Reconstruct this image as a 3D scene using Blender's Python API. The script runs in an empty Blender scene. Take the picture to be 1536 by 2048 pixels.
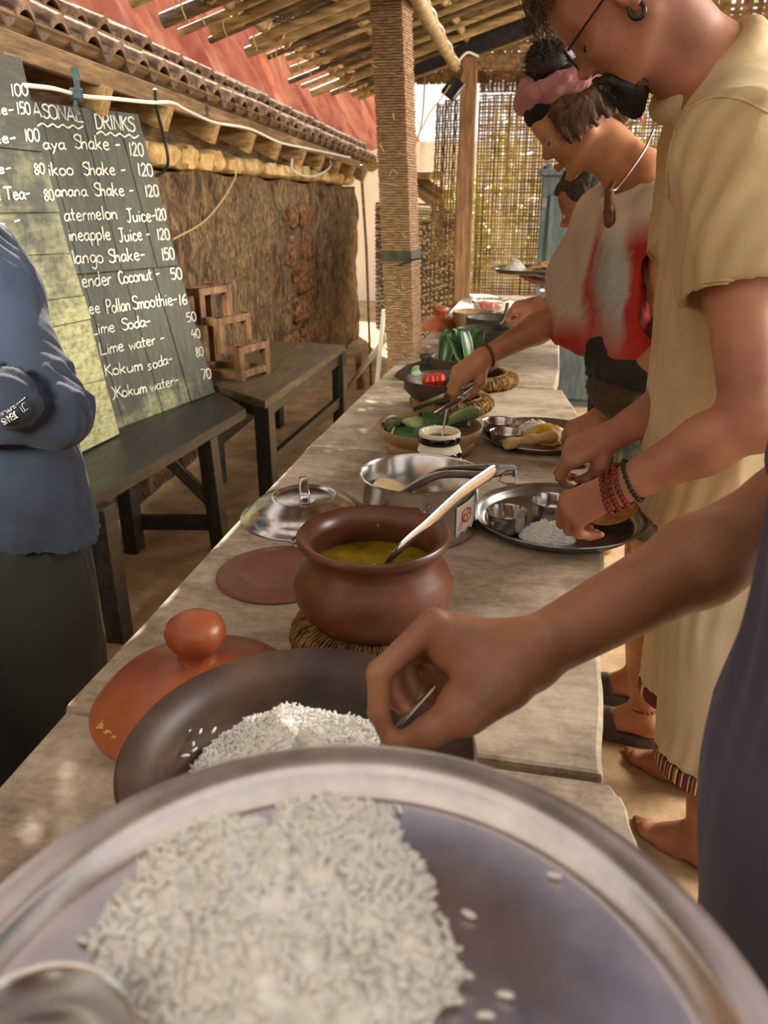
import bpy, bmesh, math, random
import numpy as np
from mathutils import Vector, Matrix, noise as mnoise
random.seed(7)
rng = np.random.default_rng(7)
SC = bpy.context.scene
COL = SC.collection

# ------------------------------------------------------------------ camera
PITCH, YAW, FPX = math.radians(22.2), math.radians(11.0), 1540.0
CAM = np.array([0.0, 0.0, 1.33])
cf = np.array([-math.sin(YAW) * math.cos(PITCH), math.cos(YAW) * math.cos(PITCH), -math.sin(PITCH)])
cr = np.array([math.cos(YAW), math.sin(YAW), 0.0])
cu = np.cross(cr, cf)
cam_data = bpy.data.cameras.new('camera')
cam_data.sensor_fit = 'VERTICAL'
cam_data.sensor_height = 36.0
cam_data.lens = 36.0 * FPX / 2048
cam_data.clip_start = 0.02
cam_data.dof.use_dof = True
cam_data.dof.focus_distance = 1.25
cam_data.dof.aperture_fstop = 6.8
cam = bpy.data.objects.new('camera', cam_data)
COL.objects.link(cam)
cam.matrix_world = Matrix(((cr[0], cu[0], -cf[0], CAM[0]), (cr[1], cu[1], -cf[1], CAM[1]), (cr[2], cu[2], -cf[2], CAM[2]), (0, 0, 0, 1)))
SC.camera = cam

# ------------------------------------------------------------------ light
SC.view_settings.view_transform = 'Standard'
SC.view_settings.look = 'None'
SC.view_settings.gamma = 1.0
SC.view_settings.use_curve_mapping = False
SC.view_settings.exposure = 0.42
SC.cycles.use_denoising = True
SC.cycles.max_bounces = 8
SC.cycles.transparent_max_bounces = 12
SC.cycles.sample_clamp_indirect = 6.0
world = bpy.data.worlds.new('sky')
SC.world = world
world.use_nodes = True
bg = world.node_tree.nodes['Background']
bg.inputs[0].default_value = (1.0, 0.95, 0.88, 1)
bg.inputs[1].default_value = 0.85


def lamp(name, kind, loc, target, energy, color, size=None, size_y=None):
    l = bpy.data.lights.new(name, kind)
    l.energy = energy
    l.color = color
    if kind == 'AREA':
        l.shape = 'RECTANGLE'
        l.size = size
        l.size_y = size_y or size
    o = bpy.data.objects.new(name, l)
    COL.objects.link(o)
    o.location = loc
    o.rotation_euler = (Vector(target) - Vector(loc)).to_track_quat('-Z', 'Y').to_euler()
    return o


sun = lamp('sun', 'SUN', (-3, 6, 6), (0, 0, 0.3), 14.0, (1.0, 0.9, 0.74))
sun.data.angle = 0.01
# daylight that comes in under the roof from the open yard behind the queue
lamp('yard_daylight', 'AREA', (2.7, 2.5, 2.5), (0.0, 1.5, 0.9), 160, (1.0, 0.93, 0.82), 2.2, 1.0)
fd = lamp('board_fill', 'AREA', (-1.15, -0.9, 1.95), (-1.62, 2.7, 0.85), 20, (0.97, 0.98, 0.76), .7, .5)  # added fill with no real source, aimed to brighten the menu boards
fd.data.spread = math.radians(42)


lamp('back_daylight', 'AREA', (1.7, 5.7, 1.7), (0.2, 1.2, 1.1), 100, (1.0, 0.94, 0.82), 1.6, 1.4)


# ------------------------------------------------------------------ image measurement helpers (used to place things at measured spots)
def ray(x, y):
    return cf + cr * (x - 768) / FPX - cu * (y - 1024) / FPX


def D(x, y, d):
    return CAM + ray(x, y) * d


def Zp(x, y, z):
    r = ray(x, y)
    return CAM + r * (z - CAM[2]) / r[2]


def Xp(x, y, X):
    r = ray(x, y)
    return CAM + r * (X - CAM[0]) / r[0]


def Yp(x, y, Y):
    r = ray(x, y)
    return CAM + r * (Y - CAM[1]) / r[1]


def A(*v):
    return np.array(v, float)


def nrm(v):
    v = np.asarray(v, float)
    return v / np.linalg.norm(v)


# ------------------------------------------------------------------ objects
def tag(o, label=None, cat=None, group=None, kind=None):
    if label: o['label'] = label
    if cat: o['category'] = cat
    if group: o['group'] = group
    if kind: o['kind'] = kind
    return o


def thing(name, loc, label, cat, group=None, rz=0.0):
    o = bpy.data.objects.new(name, None)
    o.empty_display_size = 0.05
    COL.objects.link(o)
    o.location = loc
    o.rotation_euler = (0, 0, rz)
    return tag(o, label, cat, group)


def link(name, me, mat=None, parent=None, world_coords=True):
    o = bpy.data.objects.new(name, me)
    COL.objects.link(o)
    if mat:
        me.materials.append(mat)
    if parent is not None:
        o.parent = parent
        if world_coords:
            # data is in world coordinates: undo the parent chain
            M = Matrix.Identity(4)
            p = parent
            while p is not None:
                M = p.matrix_basis @ M
                p = p.parent
            o.matrix_basis = M.inverted()
    return o


def copy_tree(o, parent=None):
    c = o.copy()
    COL.objects.link(c)
    c.parent = parent
    for ch in o.children:
        copy_tree(ch, c)
    return c


class MB:
    """collects shapes into one mesh"""
    def __init__(self):
        self.v = []
        self.f = []

    def add(self, vs, fs):
        n = len(self.v)
        self.v.extend([tuple(map(float, p)) for p in vs])
        self.f.extend([tuple(i + n for i in q) for q in fs])
        return self

    def box(self, c, s, M=None, jit=0.0):
        c = np.asarray(c, float)
        vs = []
        for sx in (-1, 1):
            for sy in (-1, 1):
                for sz in (-1, 1):
                    p = A(sx * s[0] / 2, sy * s[1] / 2, sz * s[2] / 2)
                    if jit: p += rng.uniform(-jit, jit, 3)
                    if M is not None: p = M @ p
                    vs.append(c + p)
        fs = [(0, 1, 3, 2), (4, 6, 7, 5), (0, 4, 5, 1), (2, 3, 7, 6), (0, 2, 6, 4), (1, 5, 7, 3)]
        return self.add(vs, fs)

    def bar(self, a, b, w, h, up=(0, 0, 1)):
        a, b = np.asarray(a, float), np.asarray(b, float)
        d = b - a
        L = np.linalg.norm(d)
        x = d / L
        up = np.asarray(up, float)
        y = np.cross(up, x)
        if np.linalg.norm(y) < 1e-4: y = np.cross((0, 1, 0), x)
        y = nrm(y)
        z = np.cross(x, y)
        return self.box((a + b) / 2, (L, w, h), np.stack([x, y, z], 1))

    def tube(self, pts, r, seg=10, closed=False, caps=True, flat=1.0, up=None):
        pts = [np.asarray(p, float) for p in pts]
        n = len(pts)
        rs = r if hasattr(r, '__len__') else [r] * n
        vs, fs = [], []
        prev = None
        for i, p in enumerate(pts):
            if closed:
                t = pts[(i + 1) % n] - pts[i - 1]
            else:
                t = pts[min(i + 1, n - 1)] - pts[max(i - 1, 0)]
            t = nrm(t)
            if prev is None:
                u = np.cross(t, (0, 0, 1) if up is None else up)
                if np.linalg.norm(u) < 1e-3: u = np.cross(t, (0, 1, 0))
            else:
                u = prev - t * (prev @ t)
            u = nrm(u)
            prev = u
            w = np.cross(t, u)
            for k in range(seg):
                a = 2 * math.pi * k / seg
                vs.append(p + rs[i] * (math.cos(a) * u + flat * math.sin(a) * w))
        m = n if closed else n - 1
        for i in range(m):
            j = (i + 1) % n
            for k in range(seg):
                l = (k + 1) % seg
                fs.append((i * seg + k, i * seg + l, j * seg + l, j * seg + k))
        if caps and not closed:
            fs.append(tuple(range(seg))[::-1])
            fs.append(tuple((n - 1) * seg + k for k in range(seg)))
        return self.add(vs, fs)

    def lathe(self, prof, c=(0, 0, 0), seg=48, wob=0.0, M=None):
        c = np.asarray(c, float)
        vs, fs, rows = [], [], []
        ph = rng.uniform(0, 6.28, 3)
        for (r, z) in prof:
            if r < 1e-6:
                p = A(0, 0, z)
                rows.append([len(vs)])
                vs.append(c + (M @ p if M is not None else p))
            else:
                row = []
                for k in range(seg):
                    a = 2 * math.pi * k / seg
                    rr = r * (1 + wob * (math.sin(2 * a + ph[0]) + 0.5 * math.sin(3 * a + ph[1])))
                    p = A(rr * math.cos(a), rr * math.sin(a), z)
                    row.append(len(vs))
                    vs.append(c + (M @ p if M is not None else p))
                rows.append(row)
        for a, b in zip(rows, rows[1:]):
            if len(a) == 1 and len(b) == 1: continue
            for k in range(seg):
                l = (k + 1) % seg
                if len(a) == 1: fs.append((a[0], b[l], b[k]))
                elif len(b) == 1: fs.append((a[k], a[l], b[0]))
                else: fs.append((a[k], a[l], b[l], b[k]))
        return self.add(vs, fs)

    def build(self, name, mat, parent=None, smooth=True, bevel=0.0, sub=0, wc=True, angle=40):
        me = bpy.data.meshes.new(name)
        me.from_pydata(self.v, [], self.f)
        bm = bmesh.new()
        bm.from_mesh(me)
        bmesh.ops.recalc_face_normals(bm, faces=bm.faces)
        bm.to_mesh(me)
        bm.free()
        if smooth:
            me.polygons.foreach_set('use_smooth', [True] * len(me.polygons))
            me.set_sharp_from_angle(angle=math.radians(angle))
        o = link(name, me, mat, parent, wc)
        if bevel:
            b = o.modifiers.new('bevel', 'BEVEL')
            b.width = bevel
            b.segments = 2
            b.limit_method = 'ANGLE'
        if sub:
            s = o.modifiers.new('subdiv', 'SUBSURF')
            s.levels = s.render_levels = sub
        return o


def catmull(pts, n=6):
    pts = [np.asarray(p, float) for p in pts]
    if len(pts) < 3: return pts
    P = [2 * pts[0] - pts[1]] + pts + [2 * pts[-1] - pts[-2]]
    out = []
    for i in range(1, len(P) - 2):
        for k in range(n):
            t = k / n
            out.append(0.5 * (2 * P[i] + (P[i + 1] - P[i - 1]) * t + (2 * P[i - 1] - 5 * P[i] + 4 * P[i + 1] - P[i + 2]) * t * t
                              + (3 * P[i] - P[i - 1] - 3 * P[i + 1] + P[i + 2]) * t ** 3))
    out.append(P[-2])
    return out


# ------------------------------------------------------------------ soft solid modelling (distance fields meshed with OpenVDB)
class Solid:
    def __init__(self, h=0.005):
        self.h = h
        self.p = []

    def cap(self, a, b, ra, rb=None, k=0.012, sub=False, clip=(), sq=None):
        a, b = np.asarray(a, float), np.asarray(b, float)
        rb = ra if rb is None else rb
        self.p.append(('c', a, b, ra, rb, k, sub, clip, sq))
        return self

    def chain(self, pts, rs, k=0.006):
        for i in range(len(pts) - 1):
            self.cap(pts[i], pts[i + 1], rs[i], rs[i + 1], k)
        return self

    def ell(self, c, r, M=None, k=0.012, sub=False, clip=()):
        self.p.append(('e', np.asarray(c, float), np.asarray(r, float), M, k, sub, clip))
        return self

    def mesh(self, name, mat, parent=None, disp=None, label=None):
        import openvdb
        h = self.h
        boxes = []
        for q in self.p:
            if q[0] == 'c':
                r = max(q[3], q[4])
                lo = np.minimum(q[1], q[2]) - r
                hi = np.maximum(q[1], q[2]) + r
            else:
                r = q[2].max() if q[3] is not None else q[2]
                lo, hi = q[1] - r, q[1] + r
            boxes.append((lo, hi))
        pos = [b for b, q in zip(boxes, self.p) if not q[6 if q[0] == 'c' else 5]]
        lo = np.min([b[0] for b in pos], 0) - 4 * h
        hi = np.max([b[1] for b in pos], 0) + 4 * h
        n = np.ceil((hi - lo) / h).astype(int) + 1
        F = np.full(n, 0.06, np.float32)
        ax = [(lo[i] + h * np.arange(n[i])).astype(np.float32) for i in range(3)]
        for q, (bl, bh) in zip(self.p, boxes):
            k = q[5] if q[0] == 'c' else q[4]
            sub = q[6] if q[0] == 'c' else q[5]
            pad = k + 3 * h
            i0 = np.clip(np.floor((bl - pad - lo) / h).astype(int), 0, n)
            i1 = np.clip(np.ceil((bh + pad - lo) / h).astype(int) + 1, 0, n)
            if (i1 <= i0).any(): continue
            sl = tuple(slice(i0[j], i1[j]) for j in range(3))
            X = ax[0][sl[0]][:, None, None]
            Y = ax[1][sl[1]][None, :, None]
            Z = ax[2][sl[2]][None, None, :]
            if q[0] == 'c':
                a, b, ra, rb, sq = q[1], q[2], q[3], q[4], q[8]
                px, py, pz = X - a[0], Y - a[1], Z - a[2]
                d = b - a
                L2 = max(d @ d, 1e-12)
                if sq is not None:
                    axv, s = nrm(sq[0]), sq[1]
                    dd = d - axv * (axv @ d)
                    L2 = max(dd @ dd, 1e-12)
                    t = np.clip((px * dd[0] + py * dd[1] + pz * dd[2]) / L2, 0, 1)
                else:
                    t = np.clip((px * d[0] + py * d[1] + pz * d[2]) / L2, 0, 1)
                qx, qy, qz = px - t * d[0], py - t * d[1], pz - t * d[2]
                if sq is not None:
                    e = (qx * axv[0] + qy * axv[1] + qz * axv[2]) * (s - 1)
                    qx, qy, qz = qx + e * axv[0], qy + e * axv[1], qz + e * axv[2]
                dist = np.sqrt(qx * qx + qy * qy + qz * qz) - (ra + t * (rb - ra))
                if sq is not None:
                    dist = dist / (0.5 * (1 + s))
                clip = q[7]
            else:
                c, r, M = q[1], q[2], q[3]
                px, py, pz = X - c[0], Y - c[1], Z - c[2]
                if M is not None:
                    px, py, pz = (M[0, 0] * px + M[1, 0] * py + M[2, 0] * pz, M[0, 1] * px + M[1, 1] * py + M[2, 1] * pz, M[0, 2] * px + M[1, 2] * py + M[2, 2] * pz)
                k0 = np.sqrt((px / r[0]) ** 2 + (py / r[1]) ** 2 + (pz / r[2]) ** 2)
                k1 = np.sqrt((px / r[0] ** 2) ** 2 + (py / r[1] ** 2) ** 2 + (pz / r[2] ** 2) ** 2)
                dist = k0 * (k0 - 1) / np.maximum(k1, 1e-6)
                clip = q[6]
            for (cp, cn) in clip:
                cn = nrm(cn)
                pl = (X - cp[0]) * cn[0] + (Y - cp[1]) * cn[1] + (Z - cp[2]) * cn[2]
                dist = np.maximum(dist, pl)
            dist = dist.astype(np.float32)
            f = F[sl]
            if sub:
                g = -dist
                m = np.maximum(k - np.abs(f - g), 0) / k
                F[sl] = np.maximum(f, g) + m * m * k * 0.25
            else:
                m = np.maximum(k - np.abs(f - dist), 0) / k
                F[sl] = np.minimum(f, dist) - m * m * k * 0.25
        F = np.clip(F, -4 * h, 4 * h)
        g = openvdb.FloatGrid()
        g.background = float(4 * h)
        g.copyFromArray(F)
        v, qd = g.convertToQuads(0.0)
        v = v * h + lo
        me = bpy.data.meshes.new(name)
        nv, nq = len(v), len(qd)
        # orientation
        p0, p1, p2 = v[qd[:, 0]], v[qd[:, 1]], v[qd[:, 2]]
        vol = (p0 * np.cross(p1 - v.mean(0), p2 - v.mean(0))).sum()
        nn = np.cross(p2 - p0, v[qd[:, 3]] - p1)
        if ((p0 - v.mean(0)) * nn).sum() < 0:
            qd = qd[:, ::-1]
            nn = -nn
        # relax the grid steps, then push the displacement along the normals
        def relax(v, it):
            for _ in range(it):
                s = np.zeros_like(v)
                c = np.zeros(len(v))
                for a_, b_ in ((0, 1), (1, 2), (2, 3), (3, 0)):
                    np.add.at(s, qd[:, a_], v[qd[:, b_]])
                    np.add.at(c, qd[:, a_], 1)
                v = 0.5 * v + 0.5 * s / np.maximum(c, 1)[:, None]
            return v
        v = relax(v, 1)
        if disp is not None:
            N = np.zeros_like(v)
            nn = np.cross(v[qd[:, 2]] - v[qd[:, 0]], v[qd[:, 3]] - v[qd[:, 1]])
            for a_ in range(4): np.add.at(N, qd[:, a_], nn)
            N /= np.maximum(np.linalg.norm(N, axis=1), 1e-9)[:, None]
            v = v + N * disp(v)[:, None]
        me.vertices.add(nv)
        me.vertices.foreach_set('co', v.astype(np.float32).ravel())
        me.loops.add(nq * 4)
        me.loops.foreach_set('vertex_index', qd.astype(np.int32).ravel())
        me.polygons.add(nq)
        me.polygons.foreach_set('loop_start', np.arange(0, nq * 4, 4, dtype=np.int32))
        me.polygons.foreach_set('use_smooth', np.ones(nq, bool))
        me.update(calc_edges=True)
        o = link(name, me, mat, parent)
        if label: o['label'] = label
        return o


def folds(scale, amp, d=(0, 0, 1), seed=0):
    """soft creases that run along d"""
    r = np.random.default_rng(seed)
    d = nrm(d)
    u = nrm(np.cross(d, (0.3, 0.9, 0.2)))
    w = np.cross(d, u)
    ph = r.uniform(0, 6.28, 8)

    def fn(v):
        s, a, b = v @ d, v @ u, v @ w
        k = scale * 2.2
        def ridge(x): return 1.0 - 2.0 * np.abs(np.sin(x * .5)) ** 0.8
        q = (ridge(a * k + ph[1] + 2.2 * np.sin(s * scale * .35 + ph[2]))
             + 0.8 * ridge(b * k * 1.2 + s * scale * .5 + ph[3] + 2.0 * np.sin(s * scale * .28 + ph[4]))
             + 0.6 * np.sin((a - b) * k * 1.9 + ph[5] + 2.5 * np.sin(s * scale * .4 + ph[6])))
        return amp * (q / 2.2) * (0.55 + 0.45 * np.sin(s * scale * .4 + a * scale * .3 + ph[7]))
    return fn


# ------------------------------------------------------------------ materials
def newmat(name):
    m = bpy.data.materials.new(name)
    m.use_nodes = True
    nt = m.node_tree
    return m, nt, nt.nodes['Principled BSDF']


def hexc(h):
    h = h.lstrip('#')
    c = [int(h[i:i + 2], 16) / 255 for i in (0, 2, 4)]
    return tuple((x / 12.92 if x < 0.04045 else ((x + 0.055) / 1.055) ** 2.4) for x in c) + (1,)


def ramp(nt, fac, stops):
    r = nt.nodes.new('ShaderNodeValToRGB')
    while len(r.color_ramp.elements) < len(stops): r.color_ramp.elements.new(0.5)
    for e, (p, c) in zip(r.color_ramp.elements, stops):
        e.position = p
        e.color = hexc(c) if isinstance(c, str) else c
    nt.links.new(fac, r.inputs[0])
    return r.outputs[0]


def coords(nt, scale=(1, 1, 1), rot=(0, 0, 0), loc=(0, 0, 0)):
    tc = nt.nodes.new('ShaderNodeTexCoord')
    mp = nt.nodes.new('ShaderNodeMapping')
    mp.inputs['Scale'].default_value = scale
    mp.inputs['Rotation'].default_value = rot
    mp.inputs['Location'].default_value = loc
    nt.links.new(tc.outputs['Object'], mp.inputs[0])
    return mp.outputs[0]


def noise(nt, co, scale, detail=6, rough=0.6, dist=0.0):
    n = nt.nodes.new('ShaderNodeTexNoise')
    n.inputs['Scale'].default_value = scale
    n.inputs['Detail'].default_value = detail
    n.inputs['Roughness'].default_value = rough
    n.inputs['Distortion'].default_value = dist
    nt.links.new(co, n.inputs['Vector'])
    return n.outputs[0]


def mix(nt, fac, a, b, mode='MIX'):
    m = nt.nodes.new('ShaderNodeMix')
    m.data_type = 'RGBA'
    m.blend_type = mode
    for s, v in ((m.inputs[0], fac), (m.inputs[6], a), (m.inputs[7], b)):
        if isinstance(v, (int, float)): s.default_value = v
        elif isinstance(v, (tuple, str)): s.default_value = hexc(v) if isinstance(v, str) else v
        else: nt.links.new(v, s)
    return m.outputs[2]


def math_(nt, op, a, b=0.0):
    m = nt.nodes.new('ShaderNodeMath')
    m.operation = op
    for s, v in zip(m.inputs, (a, b)):
        if isinstance(v, (int, float)): s.default_value = v
        else: nt.links.new(v, s)
    return m.outputs[0]


def bump(nt, bs, height, strength=0.3, dist=0.01):
    b = nt.nodes.new('ShaderNodeBump')
    b.inputs['Strength'].default_value = strength
    b.inputs['Distance'].default_value = dist
    nt.links.new(height, b.inputs['Height'])
    nt.links.new(b.outputs[0], bs.inputs['Normal'])


def M_(name, stops, scale=8, rough=0.6, metal=0.0, stretch=(1, 1, 1), bumps=0.2, bdist=0.004, detail=6, sss=0.0, rvar=0.0, dist=0.0, rot=(0, 0, 0), spec=None, coat=0.0):
    m, nt, bs = newmat(name)
    co = coords(nt, stretch, rot)
    n = noise(nt, co, scale, detail, 0.62, dist)
    if isinstance(stops, str): stops = [(0.5, stops)]
    if len(stops) == 1:
        bs.inputs['Base Color'].default_value = hexc(stops[0][1])
    else:
        nt.links.new(ramp(nt, n, stops), bs.inputs['Base Color'])
    bs.inputs['Roughness'].default_value = rough
    bs.inputs['Metallic'].default_value = metal
    if spec is not None: bs.inputs['Specular IOR Level'].default_value = spec
    if coat: bs.inputs['Coat Weight'].default_value = coat
    if sss:
        bs.inputs['Subsurface Weight'].default_value = sss
        bs.inputs['Subsurface Radius'].default_value = (0.01, 0.004, 0.002)
        bs.inputs['Subsurface Scale'].default_value = 0.6
    if rvar:
        nt.links.new(math_(nt, 'MULTIPLY_ADD', n, rvar), bs.inputs['Roughness'])
        nt.nodes[-1].inputs[2].default_value = rough - rvar * 0.5
    if bumps: bump(nt, bs, n, bumps, bdist)
    return m


def skin(name, a, b, c):
    m, nt, bs = newmat(name)
    co = coords(nt)
    n = noise(nt, co, 9, 3, 0.5)
    f = noise(nt, co, 300, 3, 0.6)
    col = ramp(nt, n, [(0.3, a), (0.5, b), (0.72, c)])
    nt.links.new(mix(nt, 0.05, col, ramp(nt, f, [(0.35, '#4a2a1c'), (0.65, '#e0b090')])), bs.inputs['Base Color'])
    bs.inputs['Roughness'].default_value = 0.48
    bs.inputs['Subsurface Weight'].default_value = 0.15
    bs.inputs['Subsurface Radius'].default_value = (0.012, 0.005, 0.003)
    bs.inputs['Subsurface Scale'].default_value = 0.5
    bump(nt, bs, f, 0.12, 0.001)
    return m


def cloth(name, stops, scale=5, rough=0.9, weave=700, sheen=0.1, trans=0.0):
    m, nt, bs = newmat(name)
    co = coords(nt)
    n = noise(nt, co, scale, 4, 0.55)
    w = noise(nt, coords(nt, (1, 1, 0.25)), weave, 2, 0.5)
    col = ramp(nt, n, stops)
    nt.links.new(mix(nt, 0.10, col, ramp(nt, w, [(0.3, '#000000'), (0.7, '#ffffff')]), 'OVERLAY'), bs.inputs['Base Color'])
    bs.inputs['Roughness'].default_value = rough
    bs.inputs['Sheen Weight'].default_value = sheen
    bump(nt, bs, w, 0.15, 0.001)
    if trans:
        t = nt.nodes.new('ShaderNodeBsdfTranslucent')
        nt.links.new(col, t.inputs[0])
        ms = nt.nodes.new('ShaderNodeMixShader')
        ms.inputs[0].default_value = trans
        nt.links.new(bs.outputs[0], ms.inputs[1])
        nt.links.new(t.outputs[0], ms.inputs[2])
        nt.links.new(ms.outputs[0], nt.nodes['Material Output'].inputs[0])
    return m


MAT = {}
MAT['earth'] = M_('earth floor', [(0.3, '#8a6d4c'), (0.5, '#ab8d69'), (0.7, '#c4a680')], 6, 0.95, bumps=0.5, bdist=0.02)
MAT['dark_wood'] = M_('dark stained wood', [(0.3, '#15130f'), (0.55, '#2a2620'), (0.75, '#403a30')], 6, 0.42, stretch=(8, 1, 8), bumps=0.25)
MAT['table2_wood'] = M_('olive brown table wood', [(0.3, '#3b3325'), (0.55, '#5d5139'), (0.75, '#77684a')], 6, 0.4, stretch=(8, 1, 8), bumps=0.2)
MAT['brown_wood'] = M_('red brown wood', [(0.3, '#4a2f1c'), (0.55, '#7a5535'), (0.75, '#a07850')], 9, 0.55, stretch=(3, 3, 1), bumps=0.2)
MAT['beam_wood'] = M_('weathered beam wood', [(0.3, '#4c3722'), (0.55, '#80623e'), (0.75, '#b08c5c')], 5, 0.8, stretch=(8, 1, 8), bumps=0.4)
MAT['end_wood'] = M_('pale rafter wood', [(0.3, '#6b4f2f'), (0.55, '#a3814f'), (0.75, '#cfae78')], 8, 0.8, stretch=(1, 8, 6), bumps=0.4)
MAT['post_wood'] = M_('brown post wood', [(0.3, '#5b3f28'), (0.55, '#8a6544'), (0.75, '#a98259')], 5, 0.8, stretch=(7, 7, 1), bumps=0.3)
MAT['bamboo'] = M_('grey bamboo', [(0.3, '#5f4a2e'), (0.5, '#94784e'), (0.72, '#c2a878')], 5, 0.6, stretch=(1, 10, 10), bumps=0.2)
MAT['bamboo_dark'] = M_('smoked bamboo', [(0.3, '#2e2418'), (0.5, '#57452e'), (0.72, '#86704c')], 6, 0.6, stretch=(1, 10, 10), bumps=0.2)
MAT['tile'] = M_('weathered clay tile', [(0.3, '#3d3026'), (0.48, '#6d5645'), (0.66, '#a5805f'), (0.8, '#c79d76')], 16, 0.85, bumps=0.5)
MAT['stone'] = M_('pale mud block', [(0.3, '#9c7a48'), (0.5, '#c8a56c'), (0.7, '#e6ca94')], 14, 0.95, bumps=0.6, bdist=0.01)
MAT['terracotta'] = M_('terracotta', [(0.3, '#773b20'), (0.5, '#9a4f2b'), (0.7, '#ae6238')], 7, 0.38, bumps=0.08, rvar=0.25)
MAT['clay_brown'] = M_('red brown fired clay', [(0.28, '#402016'), (0.5, '#5f3423'), (0.72, '#774633')], 9, 0.36, bumps=0.1, rvar=0.3)
MAT['clay_flat'] = M_('dull red clay', [(0.3, '#663a2f'), (0.5, '#7b483d'), (0.7, '#8e5a4e')], 9, 0.5, bumps=0.08)
MAT['clay_dark'] = M_('smoked dark clay', [(0.3, '#2a1e17'), (0.5, '#423026'), (0.72, '#5c4535')], 9, 0.5, bumps=0.15, rvar=0.2)
MAT['clay_black'] = M_('black clay', [(0.3, '#1d1815'), (0.5, '#332a24'), (0.72, '#4b3f36')], 9, 0.55, bumps=0.15)
MAT['clay_tan'] = M_('tan clay', [(0.3, '#6e5336'), (0.5, '#94754d'), (0.72, '#b39468')], 9, 0.6, bumps=0.15)
MAT['steel'] = M_('stainless steel', [(0.3, '#b9b6b2'), (0.7, '#d4d1cd')], 30, 0.2, 1.0, bumps=0.02, rvar=0.12)
MAT['steel_plate'] = M_('brushed steel plate', [(0.3, '#b4aead'), (0.7, '#cdc7c5')], 40, 0.25, 1.0, bumps=0.0, rvar=0.1)
MAT['steel_dark'] = M_('worn steel', [(0.3, '#7d7b79'), (0.7, '#a3a09c')], 30, 0.3, 1.0, bumps=0.03)
MAT['coir'] = M_('coir rope', [(0.3, '#4d3519'), (0.5, '#80602f'), (0.72, '#b08c50')], 60, 0.95, stretch=(1, 1, 1), bumps=0.8)
MAT['rice'] = M_('cooked rice', [(0.3, '#f2eee4'), (0.7, '#fdfbf6')], 30, 0.45, sss=0.25, bumps=0.05)
MAT['rice_warm'] = M_('cooked rice cream', [(0.35, '#f3eee4'), (0.7, '#fffdf8')], 18, 0.5, sss=0.25, bumps=0.1)
MAT['curry'] = M_('yellow curry', [(0.3, '#54400c'), (0.5, '#86701a'), (0.72, '#a89234')], 25, 0.15, bumps=0.15)
MAT['dal'] = M_('thick yellow dal', [(0.3, '#b88a14'), (0.5, '#d4ab2c'), (0.72, '#e2c65c')], 40, 0.3, bumps=0.4)
MAT['crumb'] = M_('dried yellow food', [(0.3, '#b89a3e'), (0.7, '#e0cc78')], 60, 0.7, bumps=0.4)
MAT['papad'] = M_('papad', [(0.3, '#c39b58'), (0.5, '#dcbb7c'), (0.7, '#ecd7a4')], 30, 0.6, bumps=0.4)
MAT['chapati'] = M_('flat bread', [(0.3, '#8f7440'), (0.45, '#c9b078'), (0.7, '#e0cda0')], 22, 0.7, bumps=0.3)
MAT['leaf'] = M_('banana leaf', [(0.3, '#1c3216'), (0.5, '#2f5122'), (0.7, '#4b6f35')], 6, 0.35, stretch=(1, 9, 1), bumps=0.2)
MAT['leaf_pale'] = M_('pale leaf', [(0.3, '#5f7a48'), (0.7, '#90a673')], 8, 0.4, bumps=0.2)
MAT['cucumber'] = M_('cucumber flesh', [(0.3, '#8a9c5c'), (0.7, '#bfc98f')], 30, 0.4, bumps=0.2)
MAT['tomato'] = M_('tomato', [(0.3, '#b3200e'), (0.7, '#dd4525')], 12, 0.2, bumps=0.05)
MAT['pickle'] = M_('dark pickle', [(0.3, '#341006'), (0.7, '#6f2a10')], 40, 0.15, bumps=0.4)
MAT['cream_glaze'] = M_('cream glaze', [(0.3, '#d9d0b4'), (0.7, '#ece5cd')], 10, 0.12, bumps=0)
MAT['black_glaze'] = M_('black glaze', '#0b0b0c', 10, 0.12, bumps=0)
MAT['white_cable'] = M_('white cable', '#cfc9bd', 10, 0.5, bumps=0)
MAT['black_cable'] = M_('black cable', '#14130f', 10, 0.5, bumps=0)
MAT['tan_string'] = M_('tan string', '#b99a66', 10, 0.8, bumps=0)
MAT['chalk'] = M_('white chalk paint', '#e9e6da', 10, 0.9, bumps=0)
MAT['blue_paint'] = M_('faded blue paint', [(0.3, '#434f52'), (0.5, '#566467'), (0.72, '#6f7c7d')], 6, 0.6, stretch=(6, 6, 1), bumps=0.15)
MAT['lamp_black'] = M_('dark lamp glass', '#1b211f', 10, 0.2, bumps=0)
MAT['white_paint'] = M_('chalky white paint', [(0.3, '#a5a196'), (0.7, '#cfccc0')], 8, 0.7, stretch=(5, 5, 1), bumps=0.2)
MAT['paper'] = M_('sticker paper', [(0.3, '#d8cfc0'), (0.7, '#ece6da')], 30, 0.6, bumps=0)
MAT['red_ink'] = M_('red ink', '#c2412f', 10, 0.6, bumps=0)
MAT['hair_dark'] = M_('dark hair', [(0.3, '#0c0806'), (0.7, '#2a1d14')], 60, 0.5, stretch=(1, 1, 0.2), bumps=0.8, bdist=0.004)
MAT['hair_brown'] = M_('brown hair', [(0.3, '#2b1c10'), (0.5, '#4f3822'), (0.72, '#7d5f3c')], 45, 0.5, stretch=(1, 1, 0.25), bumps=0.8, bdist=0.004)
MAT['hair_grey'] = M_('greying hair', [(0.3, '#151210'), (0.55, '#2e2a26'), (0.72, '#6f6a64')], 70, 0.5, stretch=(1, 1, 0.2), bumps=0.8, bdist=0.004)
MAT['skin_man'] = skin('skin of bearded man', '#8a563f', '#a86f53', '#bd8668')
MAT['skin_woman'] = skin('skin of woman', '#95603f', '#b57e58', '#cc9871')
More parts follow.
